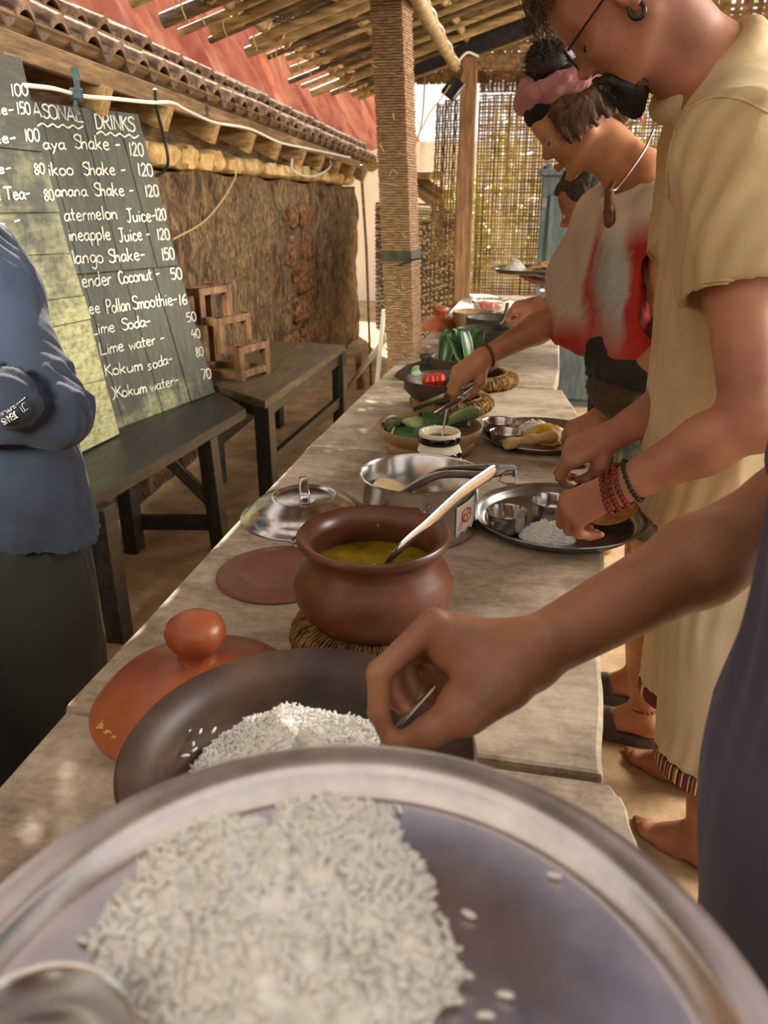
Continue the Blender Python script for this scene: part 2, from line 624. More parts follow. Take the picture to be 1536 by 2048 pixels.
MAT['skin_near'] = skin('skin of nearest person', '#7b4f37', '#976548', '#ab7a59')
MAT['skin_far'] = skin('skin of far person', '#8a5540', '#a96e55', '#bd866b')
MAT['navy'] = cloth('navy cotton', [(0.3, '#171e30'), (0.6, '#212b43'), (0.8, '#2d3852')], 4, sheen=0.03)
MAT['black_cloth'] = cloth('black cotton', [(0.3, '#0b0b0c'), (0.7, '#151516')], 4, sheen=0)
MAT['beige'] = cloth('beige linen', [(0.3, '#b59a6e'), (0.5, '#cdb286'), (0.72, '#e2cda6')], 3.5, trans=0.12)
MAT['cream'] = cloth('cream linen', [(0.3, '#c3b497'), (0.6, '#d6cab0'), (0.8, '#e4dbc4')], 4, trans=0.1)
MAT['violet'] = cloth('greyish violet cotton', [(0.3, '#3c3a4e'), (0.6, '#4b4960'), (0.8, '#5b5a72')], 4)
MAT['olive'] = cloth('dark olive cloth', [(0.3, '#14160f'), (0.7, '#2a2c22')], 6)
MAT['brown_cloth'] = cloth('brown ribbed cloth', [(0.3, '#2b2011'), (0.7, '#54412a')], 6)
MAT['grey_green'] = cloth('grey green printed cotton', [(0.35, '#2e3a38'), (0.5, '#59655f'), (0.65, '#9aa39b')], 14)
MAT['pink_scarf'] = cloth('dusty pink scarf cotton', [(0.3, '#a06b72'), (0.6, '#bd878c'), (0.8, '#cf9fa2')], 12)
MAT['black_band'] = cloth('black band', [(0.3, '#090908'), (0.7, '#171614')], 8, sheen=0)
MAT['red_beads'] = M_('dark red beads', [(0.3, '#4c1410'), (0.7, '#8a2a20')], 40, 0.35, bumps=0.1)
MAT['black_beads'] = M_('black beads', '#12100f', 40, 0.35, bumps=0)
MAT['brown_beads'] = M_('brown beads', [(0.3, '#3a1c0c'), (0.7, '#7a4320')], 90, 0.4, bumps=0.1)
MAT['gold'] = M_('brass', '#b8924a', 10, 0.3, 1.0, bumps=0)
MAT['sandal'] = M_('grey brown sandal foam', [(0.3, '#3f3830'), (0.7, '#5c5347')], 30, 0.8, bumps=0.1)
MAT['frame_dark'] = M_('dark spectacle frame', '#1c1a18', 10, 0.25, bumps=0)
MAT['spoon_brown'] = M_('dark red wood', '#3d1a14', 10, 0.5, bumps=0)


def mat_glass():
    m, nt, bs = newmat('clear glass')
    bs.inputs['Base Color'].default_value = (0.95, 0.97, 0.96, 1)
    bs.inputs['Roughness'].default_value = 0.03
    bs.inputs['Transmission Weight'].default_value = 0.92
    bs.inputs['IOR'].default_value = 1.3
    return m


MAT['glass'] = mat_glass()


def mat_mud():
    """rough laterite wall with a flaking pale mud coat"""
    m, nt, bs = newmat('mud plastered laterite')
    co = coords(nt)
    streak = noise(nt, coords(nt, (1, 1.3, 0.6)), 13, 9, 0.72, 0.5)
    fine = noise(nt, coords(nt, (1, 1, 0.4)), 60, 5, 0.7, 0.5)
    big = noise(nt, coords(nt, (1, 1, 0.8)), 1.6, 4, 0.6)
    base = ramp(nt, streak, [(0.36, '#30241a'), (0.46, '#604a33'), (0.54, '#8b7150'), (0.64, '#b99d73')])
    f = math_(nt, 'MULTIPLY', ramp(nt, big, [(0.44, '#000000'), (0.56, '#ffffff')]), 0.7)
    pale = ramp(nt, fine, [(0.36, '#4d3d2a'), (0.48, '#917a58'), (0.62, '#d0bb94')])
    c0 = mix(nt, f, base, pale)
    nt.links.new(mix(nt, 0.45, c0, ramp(nt, fine, [(0.38, '#2b1c0f'), (0.6, '#bb9a66')]), 'OVERLAY'), bs.inputs['Base Color'])
    bs.inputs['Roughness'].default_value = 0.95
    bump(nt, bs, math_(nt, 'ADD', streak, math_(nt, 'MULTIPLY', fine, 0.8)), 0.9, 0.03)
    return m


MAT['mud'] = mat_mud()
MAT['laterite'] = M_('red laterite block', [(0.36, '#3f2514'), (0.5, '#7a5030'), (0.64, '#a67a4c')], 26, 0.95, bumps=0.9, bdist=0.02)


def mat_slab():
    m, nt, bs = newmat('worn grey table timber')
    g = noise(nt, coords(nt, (0.8, 8, 1)), 4, 6, 0.65, 0.8)
    s = noise(nt, coords(nt, (1, 1.6, 1)), 5, 7, 0.7, 0.3)
    f = noise(nt, coords(nt), 40, 6, 0.7)
    col = ramp(nt, g, [(0.34, '#6d5c49'), (0.5, '#a39079'), (0.66, '#c2b29b')])
    dk = ramp(nt, s, [(0.37, '#3f3327'), (0.46, '#8f7d67'), (0.54, '#b3a28c'), (0.64, '#cabca8')])
    c = mix(nt, 0.66, col, dk)
    c = mix(nt, 0.25, c, ramp(nt, f, [(0.3, '#5a4a3a'), (0.6, '#c9bba6')]))
    nt.links.new(c, bs.inputs['Base Color'])
    bs.inputs['Roughness'].default_value = 0.62
    bump(nt, bs, math_(nt, 'ADD', math_(nt, 'MULTIPLY', g, 0.7), math_(nt, 'MULTIPLY', f, 0.6)), 0.3, 0.004)
    return m


MAT['slab'] = mat_slab()


def mat_board(name, stretch, a):
    m, nt, bs = newmat(name)
    g = noise(nt, coords(nt, stretch), 6, 7, 0.65, 0.5)
    s = noise(nt, coords(nt, (1, 1, 1)), 4, 6, 0.7)
    tc = nt.nodes.new('ShaderNodeTexCoord')
    sep = nt.nodes.new('ShaderNodeSeparateXYZ')
    nt.links.new(tc.outputs['Object'], sep.inputs[0])
    # bare, scuffed timber towards the bottom of the boards where the black paint has worn off
    w = math_(nt, 'ADD', math_(nt, 'MULTIPLY', math_(nt, 'SUBTRACT', a, sep.outputs['Z']), 1.6), math_(nt, 'MULTIPLY', math_(nt, 'SUBTRACT', s, 0.5), 2.4))
    fl_ = noise(nt, coords(nt, (1, 1, 1.6)), 34, 6, 0.75)
    bare = mix(nt, 0.55, ramp(nt, g, [(0.3, '#6a6846'), (0.5, '#98966a'), (0.7, '#bdbb90')]), ramp(nt, fl_, [(0.38, '#3c3a28'), (0.47, '#9a986c'), (0.7, '#c9c79e')]))
    paint = ramp(nt, g, [(0.3, '#35332a'), (0.55, '#47453a'), (0.75, '#5d5a4c')])
    fac = ramp(nt, w, [(0.1, '#000000'), (0.75, '#ffffff')])
    nt.links.new(mix(nt, fac, paint, bare), bs.inputs['Base Color'])
    bs.inputs['Roughness'].default_value = 0.6
    bump(nt, bs, g, 0.25, 0.004)
    return m


MAT['board_v'] = mat_board('worn black painted upright boards', (9, 9, 1), 0.68)
MAT['board_h'] = mat_board('worn black painted level boards', (1, 1.2, 9), 1.42)


def mat_tarp(name, c1, c2, tr):
    m, nt, bs = newmat(name)
    n = noise(nt, coords(nt, (1, 1, 0.5)), 3, 5, 0.6, 0.4)
    col = ramp(nt, n, [(0.3, c1), (0.7, c2)])
    nt.links.new(col, bs.inputs['Base Color'])
    bs.inputs['Roughness'].default_value = 0.4
    t = nt.nodes.new('ShaderNodeBsdfTranslucent')
    nt.links.new(col, t.inputs[0])
    ms = nt.nodes.new('ShaderNodeMixShader')
    ms.inputs[0].default_value = tr
    nt.links.new(bs.outputs[0], ms.inputs[1])
    nt.links.new(t.outputs[0], ms.inputs[2])
    nt.links.new(ms.outputs[0], nt.nodes['Material Output'].inputs[0])
    return m


MAT['orange_tarp'] = mat_tarp('orange tarpaulin', '#b9502f', '#f4c6a8', 0.6)  # pale and dark tones stand in for highlights and shade on the crumples
MAT['pale_tarp'] = mat_tarp('faded milky plastic sheet', '#c6c4c8', '#dddcde', 0.75)
MAT['blue_tarp'] = mat_tarp('blue tarpaulin', '#1f7fc4', '#4aa5e0', 0.7)


def mat_thatch():
    """palm-leaf matting with small worn holes"""
    m, nt, bs = newmat('palm leaf matting')
    g = noise(nt, coords(nt, (1.5, 8, 1)), 9, 6, 0.7, 0.6)
    h = noise(nt, coords(nt, (2, 5, 1)), 12, 5, 0.75, 0.4)
    b = noise(nt, coords(nt), 1.7, 3, 0.5)
    nt.links.new(ramp(nt, g, [(0.3, '#2f2314'), (0.5, '#6b532f'), (0.7, '#a98a56')]), bs.inputs['Base Color'])
    bs.inputs['Roughness'].default_value = 0.9
    bump(nt, bs, g, 0.8, 0.02)
    t = nt.nodes.new('ShaderNodeBsdfTransparent')
    ms = nt.nodes.new('ShaderNodeMixShader')
    hole = math_(nt, 'GREATER_THAN', math_(nt, 'ADD', h, math_(nt, 'MULTIPLY', b, 0.45)), 0.83)
    nt.links.new(hole, ms.inputs[0])
    nt.links.new(bs.outputs[0], ms.inputs[1])
    nt.links.new(t.outputs[0], ms.inputs[2])
    nt.links.new(ms.outputs[0], nt.nodes['Material Output'].inputs[0])
    return m


MAT['thatch'] = mat_thatch()
MAT['mat_strip'] = M_('woven cane strips', [(0.3, '#4e371d'), (0.5, '#7f5f36'), (0.72, '#a98a58')], 12, 0.75, stretch=(1, 1, 1), bumps=0.3)
MAT['foliage'] = M_('sunlit leaves', [(0.3, '#8f9a3c'), (0.5, '#b9bd5e'), (0.7, '#e6e2a4')], 9, 0.5, bumps=0)  # pale yellow-white puts overexposed sunlight into the leaf colour


def mat_tiedye():
    m, nt, bs = newmat('red white and grey tie dye cotton')
    n = noise(nt, coords(nt, (1, 1, 0.45)), 7, 5, 0.6, 0.8)
    tc = nt.nodes.new('ShaderNodeTexCoord')
    sep = nt.nodes.new('ShaderNodeSeparateXYZ')
    nt.links.new(tc.outputs['Object'], sep.inputs[0])
    # X runs back from the front panel, Z up
    x = math_(nt, 'ADD', sep.outputs['X'], math_(nt, 'MULTIPLY', math_(nt, 'SUBTRACT', n, 0.5), 0.10))
    z = math_(nt, 'ADD', sep.outputs['Z'], math_(nt, 'MULTIPLY', math_(nt, 'SUBTRACT', n, 0.5), 0.16))
    mr = nt.nodes.new('ShaderNodeMapRange')
    mr.inputs['From Min'].default_value = 0.02
    mr.inputs['From Max'].default_value = 0.36
    nt.links.new(x, mr.inputs['Value'])
    band = ramp(nt, mr.outputs[0], [(0.0, '#b5a796'), (0.24, '#b9ad9e'), (0.30, '#a33a30'), (0.36, '#9aa0a0'), (0.48, '#a2a8a8'), (0.53, '#a32c22'), (0.70, '#a8241c'), (0.9, '#7c1a16')])
    mz = nt.nodes.new('ShaderNodeMapRange')
    mz.inputs['From Min'].default_value = 0.98
    mz.inputs['From Max'].default_value = 1.36
    nt.links.new(z, mz.inputs['Value'])
    low = ramp(nt, mz.outputs[0], [(0.05, '#ffffff'), (0.28, '#000000')])
    top = ramp(nt, mz.outputs[0], [(0.66, '#000000'), (0.86, '#ffffff')])
    c = mix(nt, low, band, '#b3382c')
    c = mix(nt, top, c, '#c9bdae')
    nt.links.new(c, bs.inputs['Base Color'])
    bs.inputs['Roughness'].default_value = 0.9
    return m


MAT['tiedye'] = mat_tiedye()


def mat_stripes():
    m, nt, bs = newmat('woven striped hem band')
    tc = nt.nodes.new('ShaderNodeTexCoord')
    sep = nt.nodes.new('ShaderNodeSeparateXYZ')
    nt.links.new(tc.outputs['Object'], sep.inputs[0])
    ang = math_(nt, 'ARCTAN2', math_(nt, 'SUBTRACT', sep.outputs['Y'], 1.40), math_(nt, 'SUBTRACT', sep.outputs['X'], 0.41))
    f = math_(nt, 'FRACT', math_(nt, 'MULTIPLY', ang, 2.6))
    c = ramp(nt, f, [(0.0, '#7b1f1c'), (0.08, '#d8c79c'), (0.14, '#22302e'), (0.24, '#b3642c'), (0.34, '#dcd0b0'), (0.40, '#1f2b38'), (0.5, '#8f2a22'), (0.58, '#e0d4b8'), (0.62, '#6c2b34'), (0.82, '#c8b59a'), (0.86, '#27362f'), (0.95, '#b76a2e')])
    nt.nodes[-1].color_ramp.interpolation = 'CONSTANT'
    nt.links.new(c, bs.inputs['Base Color'])
    bs.inputs['Roughness'].default_value = 0.9
    return m


MAT['stripes'] = mat_stripes()


def strands(name, mat, parent, paths, r=.0007):
    mb = MB()
    for pts in paths:
        n = len(pts)
        mb.tube(pts, [r * (1 - .75 * i / (n - 1)) for i in range(n)], 3, caps=False)
    return mb.build(name, mat, parent, angle=180)

# ================================================================== setting
def grid_sheet(fn, nu, nv):
    vs = [fn(i / nu, j / nv) for j in range(nv + 1) for i in range(nu + 1)]
    fs = [(j * (nu + 1) + i, j * (nu + 1) + i + 1, (j + 1) * (nu + 1) + i + 1, (j + 1) * (nu + 1) + i) for j in range(nv) for i in range(nu)]
    return vs, fs


def wav(*a):
    return sum(math.sin(x * f + p) * k for x, f, p, k in a)


WX = -1.80      # mud wall face
fl = MB()
fl.add(*grid_sheet(lambda u, v: (-6 + 12 * u, -2.5 + 15 * v, 0.012 * wav((u * 12, 2.1, 0, 1), (v * 15, 1.7, 1, 1), (u * 12 + v * 9, 5.3, 2, .4)) - 0.012), 60, 75))
tag(fl.build('floor', MAT['earth']), kind='structure')

# mud wall: lumpy face, real thickness
def wall_pt(y, z):
    return WX + 0.022 * wav((y, 3.1, 0, .6), (z, 6.2, 1, .5), (y * 1.3 + z * 2, 9.3, 2, .35), (y - z, 17, .5, .2), (y * 31 + z * 3, 1, 0, .22), (z * 40 - y * 9, 1, 1, .15))
mb = MB().box((-.5, -1.55, 1.1), (3.4, .2, 2.3))
tag(mb.build('wall_light_blocker', MAT['mud']), kind='structure')  # unseen wall added behind the camera to keep front skylight out
w = MB()
ny, nz = 240, 44
vs, fs = grid_sheet(lambda u, v: (wall_pt(-0.6 + 8.5 * u, -0.05 + 1.5 * v), -0.6 + 8.5 * u + (0.03 * math.sin(v * 9) if u == 1 else 0), (-0.05 + (1.545 - 0.0085 * 8.5 * u + 0.012 * math.sin(u * 70)) * v)), ny, nz)
n0 = len(vs)
W1 = ny + 1
back = [(WX - 0.34, p[1], p[2]) for p in vs]
w.add(vs + back, fs + [tuple(n0 + i for i in q[::-1]) for q in fs]
      + [(j * W1 + ny, n0 + j * W1 + ny, n0 + (j + 1) * W1 + ny, (j + 1) * W1 + ny) for j in range(nz)]
      + [(nz * W1 + i, nz * W1 + i + 1, n0 + nz * W1 + i + 1, n0 + nz * W1 + i) for i in range(ny)]
      + [(j * W1, (j + 1) * W1, n0 + (j + 1) * W1, n0 + j * W1) for j in range(nz)])
wall = w.build('wall_left', MAT['mud'])
tag(wall, kind='structure')

# laterite blocks standing proud where the mud coat has fallen off
def lump(mb, c, s, jit=0.12, n=4, seed=0):
    r = np.random.default_rng(seed)
    bm = bmesh.new()
    bmesh.ops.create_cube(bm, size=1.0)
    bmesh.ops.subdivide_edges(bm, edges=bm.edges[:], cuts=n, use_grid_fill=True)
    ph = r.uniform(0, 6.28, 6)
    vs = []
    for v in bm.verts:
        p = np.array(v.co)
        e = np.abs(p) * 2
        q = p * (1 - 0.16 * (e[0] ** 4 * e[1] ** 4 + e[1] ** 4 * e[2] ** 4 + e[0] ** 4 * e[2] ** 4) / 1.6)
        q = q * (1 + jit * 0.5 * wav((p[0], 7, ph[0], 1), (p[1], 8, ph[1], 1), (p[2], 7, ph[2], 1), (p.sum(), 15, ph[3], .5)))
        vs.append(np.asarray(c) + q * np.asarray(s))
    fs = [tuple(v.index for v in f.verts) for f in bm.faces]
    bm.free()
    mb.add(vs, fs)


for i, (y, z, sy, sz) in enumerate([(6.05, 1.2, .34, .19), (5.75, 1.2, .22, .17), (6.1, 0.98, .36, .19), (5.72, .97, .22, .2), (6.0, .76, .42, .2), (5.95, .53, .4, .2), (6.02, .31, .42, .2), (5.6, .3, .3, .19), (3.5, 1.18, .24, .24), (3.55, .92, .24, .2), (3.62, .72, .22, .17)]):
    mb = MB()
    lump(mb, (WX - 0.035, y, z), (0.12, sy, sz), 0.14, 5, i)
    lab = ('bare red laterite block in the far stretch of the mud wall', 'bare laterite block beside the menu boards edge on the wall')[y < 5]
    mb.build('laterite_block', MAT['laterite'], wall)['label'] = lab

# pale blocks along the top of the wall
ys = 3.2
i = 0
while ys < 7.5:
    L = random.choice([.2, .26, .32, .36])
    hgt = random.uniform(.085, .115)
    if not (4.75 < ys < 5.1):
        mb = MB()
        lump(mb, (WX - 0.07, ys + L / 2, 1.502 - 0.0085 * ys + hgt / 2 - 0.005), (0.24, L - 0.012, hgt), 0.1, 4, 40 + i)
        tag(mb.build('wall_top_block', MAT['stone']), 'pale mud block in the row along the wall top', 'stone block', 'pale blocks along the wall top')
    ys += L
    i += 1

# wall plate beam behind the rafters, eave beam in front
mb = MB().bar((-2.02, -0.3, 1.72), (-2.02, 8.0, 1.64), 0.08, 0.46)
tag(mb.build('trim_1', MAT['beam_wood'], bevel=0.006), kind='structure')


def eave(y):
    t = (y - 2.55) / 4.7
    return A(-1.655 - 0.05 * t, y, 1.762 - 0.15 * t)


mb = MB()
mb.bar(eave(-0.2), eave(4.0), 0.035, 0.075)
mb.bar(eave(3.95) + A(0, 0, .006), eave(8.0) + A(0, 0, .006), 0.035, 0.06)
tag(mb.build('trim_2', MAT['beam_wood'], bevel=0.004), kind='structure')

for k in range(13):
    y = 1.4 + 0.53 * k + random.uniform(-.03, .03)
    e = eave(y)
    mb = MB().bar(e + A(0.02, 0, -0.085), A(-2.3, y + random.uniform(-.05, .05), e[2] + .20), 0.06, 0.105)
    tag(mb.build('eave_rafter', MAT['end_wood'], bevel=0.005), 'short pale rafter end poking out under the tiled eave beam', 'rafter', 'rafters under the tiled eave')

# clay roof tiles: one mesh, copied
def tile_mesh():
    mb = MB()
    nu, L, t = 16, 0.34, 0.02
    def pr(u):
        return 0.030 * math.sin(u * 2 * math.pi) + 0.006 * math.sin(u * 4 * math.pi + .6)
    rows = []
    for (x, zz) in ((0, 0), (-L, L * 0.42)):
        rows.append([(x + (0.012 * math.sin(u * 2 * math.pi) if x == 0 else 0), -0.1 + 0.2 * u, zz + pr(u)) for u in [k / nu for k in range(nu + 1)]])
    vs = rows[0] + rows[1] + [(p[0], p[1], p[2] + t + 0.006) for p in rows[0]] + [(p[0], p[1], p[2] + t) for p in rows[1]]
    n = nu + 1
    fs = []
    for k in range(nu):
        fs += [(k, k + 1, n + k + 1, n + k), (2 * n + k, 3 * n + k, 3 * n + k + 1, 2 * n + k + 1), (k, 2 * n + k, 2 * n + k + 1, k + 1), (n + k, n + k + 1, 3 * n + k + 1, 3 * n + k)]
    fs += [(0, n, 3 * n, 2 * n), (nu, 2 * n + nu, 3 * n + nu, n + nu)]
    return mb.add(vs, fs)


t0 = tile_mesh().build('roof_tile', MAT['tile'])
first = True
for row in (0, 1):
    y = 1.2
    while y < (8.2 if row == 0 else 8.8):
        e = eave(y)
        o = t0 if first else t0.copy()
        if not first: COL.objects.link(o)
        first = False
        p = e + (A(0.05, 0, 0.075) if row == 0 else A(-0.17, 0, 0.225))
        o.location = p + rng.uniform(-.006, .006, 3)
        o.rotation_euler = (random.uniform(-.05, .05), random.uniform(-.05, .05), 0.05 + random.uniform(-.04, .04))
        tag(o, ('curved clay tile in the lower row along the eave above the boards', 'curved clay tile in the upper row just under the orange sheet')[row], 'roof tile', ('lower row of roof tiles', 'upper row of roof tiles')[row])
        y += 0.193 if row == 0 else 0.188
mb = MB()
mb.bar(eave(0.2) + A(-.07, 0, .165), eave(8.5) + A(-.07, 0, .165), .06, .024)
tag(mb.build('tile_batten', MAT['bamboo']), 'long grey batten lying between the two rows of eave tiles', 'batten')

# orange tarpaulin hanging behind the tiled eave
def tarp_pt(u, v):
    y = 0.5 + 14.5 * u
    cr_ = abs(math.sin(y * 4.1 + 1.2 * math.sin(y * 2.3) + v * 1.2)) ** 0.5 * 0.10 + 0.03 * math.sin(y * 13 + v * 3) + 0.02 * math.sin(y * 27 - v * 5 + math.sin(y * 5))
    return (-2.15 - 0.55 * v + cr_ * (1 - 0.45 * v) - 0.06, y + 0.18 * v, 1.90 + 1.05 * v + 0.03 * math.sin(y * 6))
mb = MB().add(*grid_sheet(tarp_pt, 560, 26))
tp = mb.build('orange_tarpaulin', MAT['orange_tarp'])
tag(tp, 'crumpled orange plastic sheet glowing above the tiled eave', 'tarpaulin')
s_ = tp.modifiers.new('thickness', 'SOLIDIFY')
s_.thickness = 0.003

# palm thatch roof
EX, EZ, SL = -1.25, 1.905, 0.30
def roofz(x): return EZ + SL * (x - EX)
def roof_pt(u, v):
    x, y = EX + 0.06 - 0.03 * math.sin(v * 90) + 3.3 * u, 1.05 + 4.6 * v
    return (x, y, roofz(x) + 0.085 + 0.012 * math.sin(x * 23 + y * 3) + 0.012 * math.sin(y * 19))
mb = MB().add(*grid_sheet(roof_pt, 60, 90))
rf = mb.build('ceiling', MAT['thatch'])
tag(rf, kind='structure')
s_ = rf.modifiers.new('thickness', 'SOLIDIFY')
s_.thickness = 0.012
s_.offset = 1
mb = MB().add(*grid_sheet(lambda u, v: roof_pt(u, (.18 - 1.05 + .42 * v) / 4.6), 60, 40))  # unseen thatch strip added for the brown reflection in the near plate
rf = mb.build('ceiling', MAT['thatch'])
tag(rf, kind='structure')
s_ = rf.modifiers.new('thickness', 'SOLIDIFY')
s_.thickness = 0.012
s_.offset = 1
mb = MB().add(*grid_sheet(lambda u, v: (EX + .1 + 3.3 * u, 1.0 + 4.65 * v, roofz(EX + .1 + 3.3 * u) + 0.22 + 0.02 * math.sin(u * 20 + v * 30)), 40, 60))
bt = mb.build('blue_tarpaulin', MAT['blue_tarp'])
tag(bt, 'blue plastic sheet showing through holes in the thatched roof', 'tarpaulin')
s_ = bt.modifiers.new('thickness', 'SOLIDIFY')
s_.thickness = 0.003

k = 0
y = .3
while y < 5.6:
    x0 = EX - random.uniform(-0.02, 0.14)
    r = random.choice([.013, .016, .02, .024])
    pts = [A(x0 + 3.2 * t, y + 0.04 * math.sin(t * 4 + k) + random.uniform(-.012, .012), roofz(x0 + 3.2 * t) + 0.022 + 0.006 * math.sin(t * 9 + k)) for t in np.linspace(0, 1, 9)]
    mb = MB().tube(pts, [r * (1 + .12 * math.sin(j * 2.1 + k)) for j in range(9)], 9)
    tag(mb.build('bamboo_batten', MAT[('bamboo', 'bamboo_dark')[k % 3 == 1]]), 'bamboo roof batten running up the slope under the thatch', 'batten', 'bamboo battens under the thatch')
    y += random.choice([.12, .15, .2, .24])
    k += 1
for i, x in enumerate((-1.17, -.86, -.52, -.05, .5, 1.1)):
    pts = [A(x + .02 * math.sin(t * 5 + i), -.6 + 6.25 * t, roofz(x) + 0.052) for t in np.linspace(0, 1, 12)]
    mb = MB().tube(pts, [.025 * (1 + .1 * math.sin(j * 1.9)) for j in range(12)], 9)
    tag(mb.build('bamboo_purlin', MAT['bamboo']), 'thick bamboo purlin lying across the roof battens', 'purlin', 'bamboo purlins under the thatch')
# twine lashings at the eave
mb = MB()
for i in range(26):
    y = 1.5 + i * 0.16 + random.uniform(-.04, .04)
    c = A(-1.17 + random.uniform(-.02, .02), y, roofz(-1.17) + .045)
    mb.tube([c + A(.034 * math.cos(a), .012 * math.sin(2 * a), .034 * math.sin(a)) for a in np.linspace(0, 6.28, 9)[:-1]], .004, 5, closed=True)
    mb.tube(catmull([c + A(-.03, 0, -.02), c + A(-.05, .02, -.05), c + A(-.04, .03, -.09)], 3), .0025, 5)
tag(mb.build('twine_lashing', MAT['tan_string']), 'twine knots lashing the bamboo along the thatch eave', 'twine', kind='stuff')

mb = MB().add(*grid_sheet(lambda u, v: (EX + .1 + 3.3 * u, -0.9 + 1.89 * v, roofz(EX + .1 + 3.3 * u) + 0.20 + 0.02 * math.sin(u * 20 + v * 30)), 40, 30))
bt = mb.build('plastic_sheet', MAT['pale_tarp'])
tag(bt, 'faded milky plastic sheet roofing the near end of the shelter', 'tarpaulin')
s_ = bt.modifiers.new('thickness', 'SOLIDIFY')
s_.thickness = 0.003
# boarding under the eave tiles
mb = MB()
for k in range(5):
    a0, b0 = eave(0.0) + A(-.02 - .15 * k, 0, .045 + .075 * k), eave(8.6) + A(-.02 - .15 * k, 0, .045 + .075 * k)
    mb.bar(a0, b0, .145, .012, up=(-.45, 0, .9))
tag(mb.build('trim_4', MAT['beam_wood'], smooth=False), kind='structure')

# ------------------------------------------------------------------ posts
def quadpost(name, base4, top4, z0, z1, m, n=40, rough=0.003, bev=0.006):
    mb = MB()
    vs, fs = [], []
    for j in range(n + 1):
        t = j / n
        for a, b in zip(base4, top4):
            x = a[0] + (b[0] - a[0]) * t
            y = a[1] + (b[1] - a[1]) * t
            vs.append((x + random.uniform(-rough, rough), y + random.uniform(-rough, rough), z0 + (z1 - z0) * t))
    for j in range(n):
        for q in range(4):
            r_ = (q + 1) % 4
            fs.append((j * 4 + q, j * 4 + r_, j * 4 + 4 + r_, j * 4 + 4 + q))
    fs += [(3, 2, 1, 0), (n * 4, n * 4 + 1, n * 4 + 2, n * 4 + 3)]
    return mb.add(vs, fs)


p1 = thing('wooden_post', (-.6, 2.95, 0), 'square rope-wound wooden post beside the long table, nearer of two', 'post')
b4 = [(-.665, 2.90), (-.555, 2.90), (-.525, 3.01), (-.635, 3.01)]
lean = (2.06) * 0.0
bz = [(x + 0.035, y) for x, y in b4]
tz = [(x - 0.052, y) for x, y in b4]
b4b = [(-.55 - .03, 2.90), (-.436 - .03, 2.90), (-.436 - .03 + .03, 3.0), (-.55 - .0, 3.0)]
# measured at the table top and at the roof, carried down to the ground
lo_l, lo_r, hi_l, hi_r = -.548, -.452, -.609, -.513
s = (hi_l - lo_l) / (1.93 - .72)
def xa(x, z): return x + s * (z - .72)
b4 = [(xa(lo_l, 0), 2.92), (xa(lo_r, 0), 2.92), (xa(lo_r, 0) + .016, 3.02), (xa(lo_l, 0) + .016, 3.02)]
t4 = [(xa(lo_l, 2.1), 2.92), (xa(lo_r, 2.1), 2.92), (xa(lo_r, 2.1) + .016, 3.02), (xa(lo_l, 2.1) + .016, 3.02)]
quadpost('shaft', b4, t4, -.02, 2.1, 0).build('shaft', MAT['post_wood'], p1, smooth=False)
# rope wound round the post from the bottom to the roof
pts = []
z = 0.02
def ring4(z, off):
    xl, xr = xa(lo_l, z), xa(lo_r, z)
    return [(xl - off, 2.92 - off), (xr + off, 2.92 - off), (xr + .016 + off, 3.02 + off), (xl + .016 - off, 3.02 + off)]
vs, fs = [], []
pitch = 0.0088
nturn = int((2.02 - .35) / pitch)
for j in range(nturn):
    z0 = .35 + pitch * j
    jo = random.uniform(-.0012, .0012)
    for (dz, off) in ((0, .0015), (pitch * .28, .006), (pitch * .72, .006)):
        for (x, y) in ring4(z0, off + jo):
            vs.append((x + random.uniform(-.0006, .0006), y, z0 + dz + random.uniform(-.0008, .0008)))
for j in range(nturn * 3 - 1):
    for q in range(4):
        r_ = (q + 1) % 4
        fs.append((j * 4 + q, j * 4 + r_, j * 4 + 4 + r_, j * 4 + 4 + q))
MAT['rope_brown'] = M_('brown wound rope', [(0.3, '#5c432b'), (0.5, '#88684a'), (0.7, '#a88a66')], 12, 0.95, stretch=(3, 3, 14), bumps=0.3)
MB().add(vs, fs).build('rope_winding', MAT['rope_brown'], p1, smooth=False)['label'] = 'brown rope wound tightly round the post'
vs, fs = [], []
for z0 in np.linspace(1.115, 1.15, 6):
    for (x, y) in ring4(z0, .009): vs.append((x, y, z0))
for j in range(5):
    for q in range(4):
        fs.append((j * 4 + q, j * 4 + (q + 1) % 4, j * 4 + 4 + (q + 1) % 4, j * 4 + 4 + q))
mb = MB().add(vs, fs)
c = A(xa(lo_r, 1.12) + .02, 2.91, 1.12)
mb.tube(catmull([c + A(-.06, 0, -.02), c + A(-.01, -.01, 0), c + A(.04, -.01, .005), c + A(.03, -.01, -.03), c + A(.06, -.01, -.04)], 5), .004, 6)
MAT['tie'] = M_('dark green tie', [(0.3, '#2b2b20'), (0.7, '#4a4837')], 30, .9)
mb.build('tie', MAT['tie'], p1, smooth=False)
mb = MB()
for i in range(26):
    z = random.uniform(.7, 1.9)
    x = random.uniform(xa(lo_l, z), xa(lo_r, z))
    c = A(x, 2.908, z)
    mb.tube(catmull([c, c + A(random.uniform(-.02, .02), -.012, random.uniform(-.01, .02)), c + A(random.uniform(-.04, .04), -.008, random.uniform(-.02, .03))], 3), .0012, 4)
mb.build('rope_fibres', MAT['tan_string'], p1)

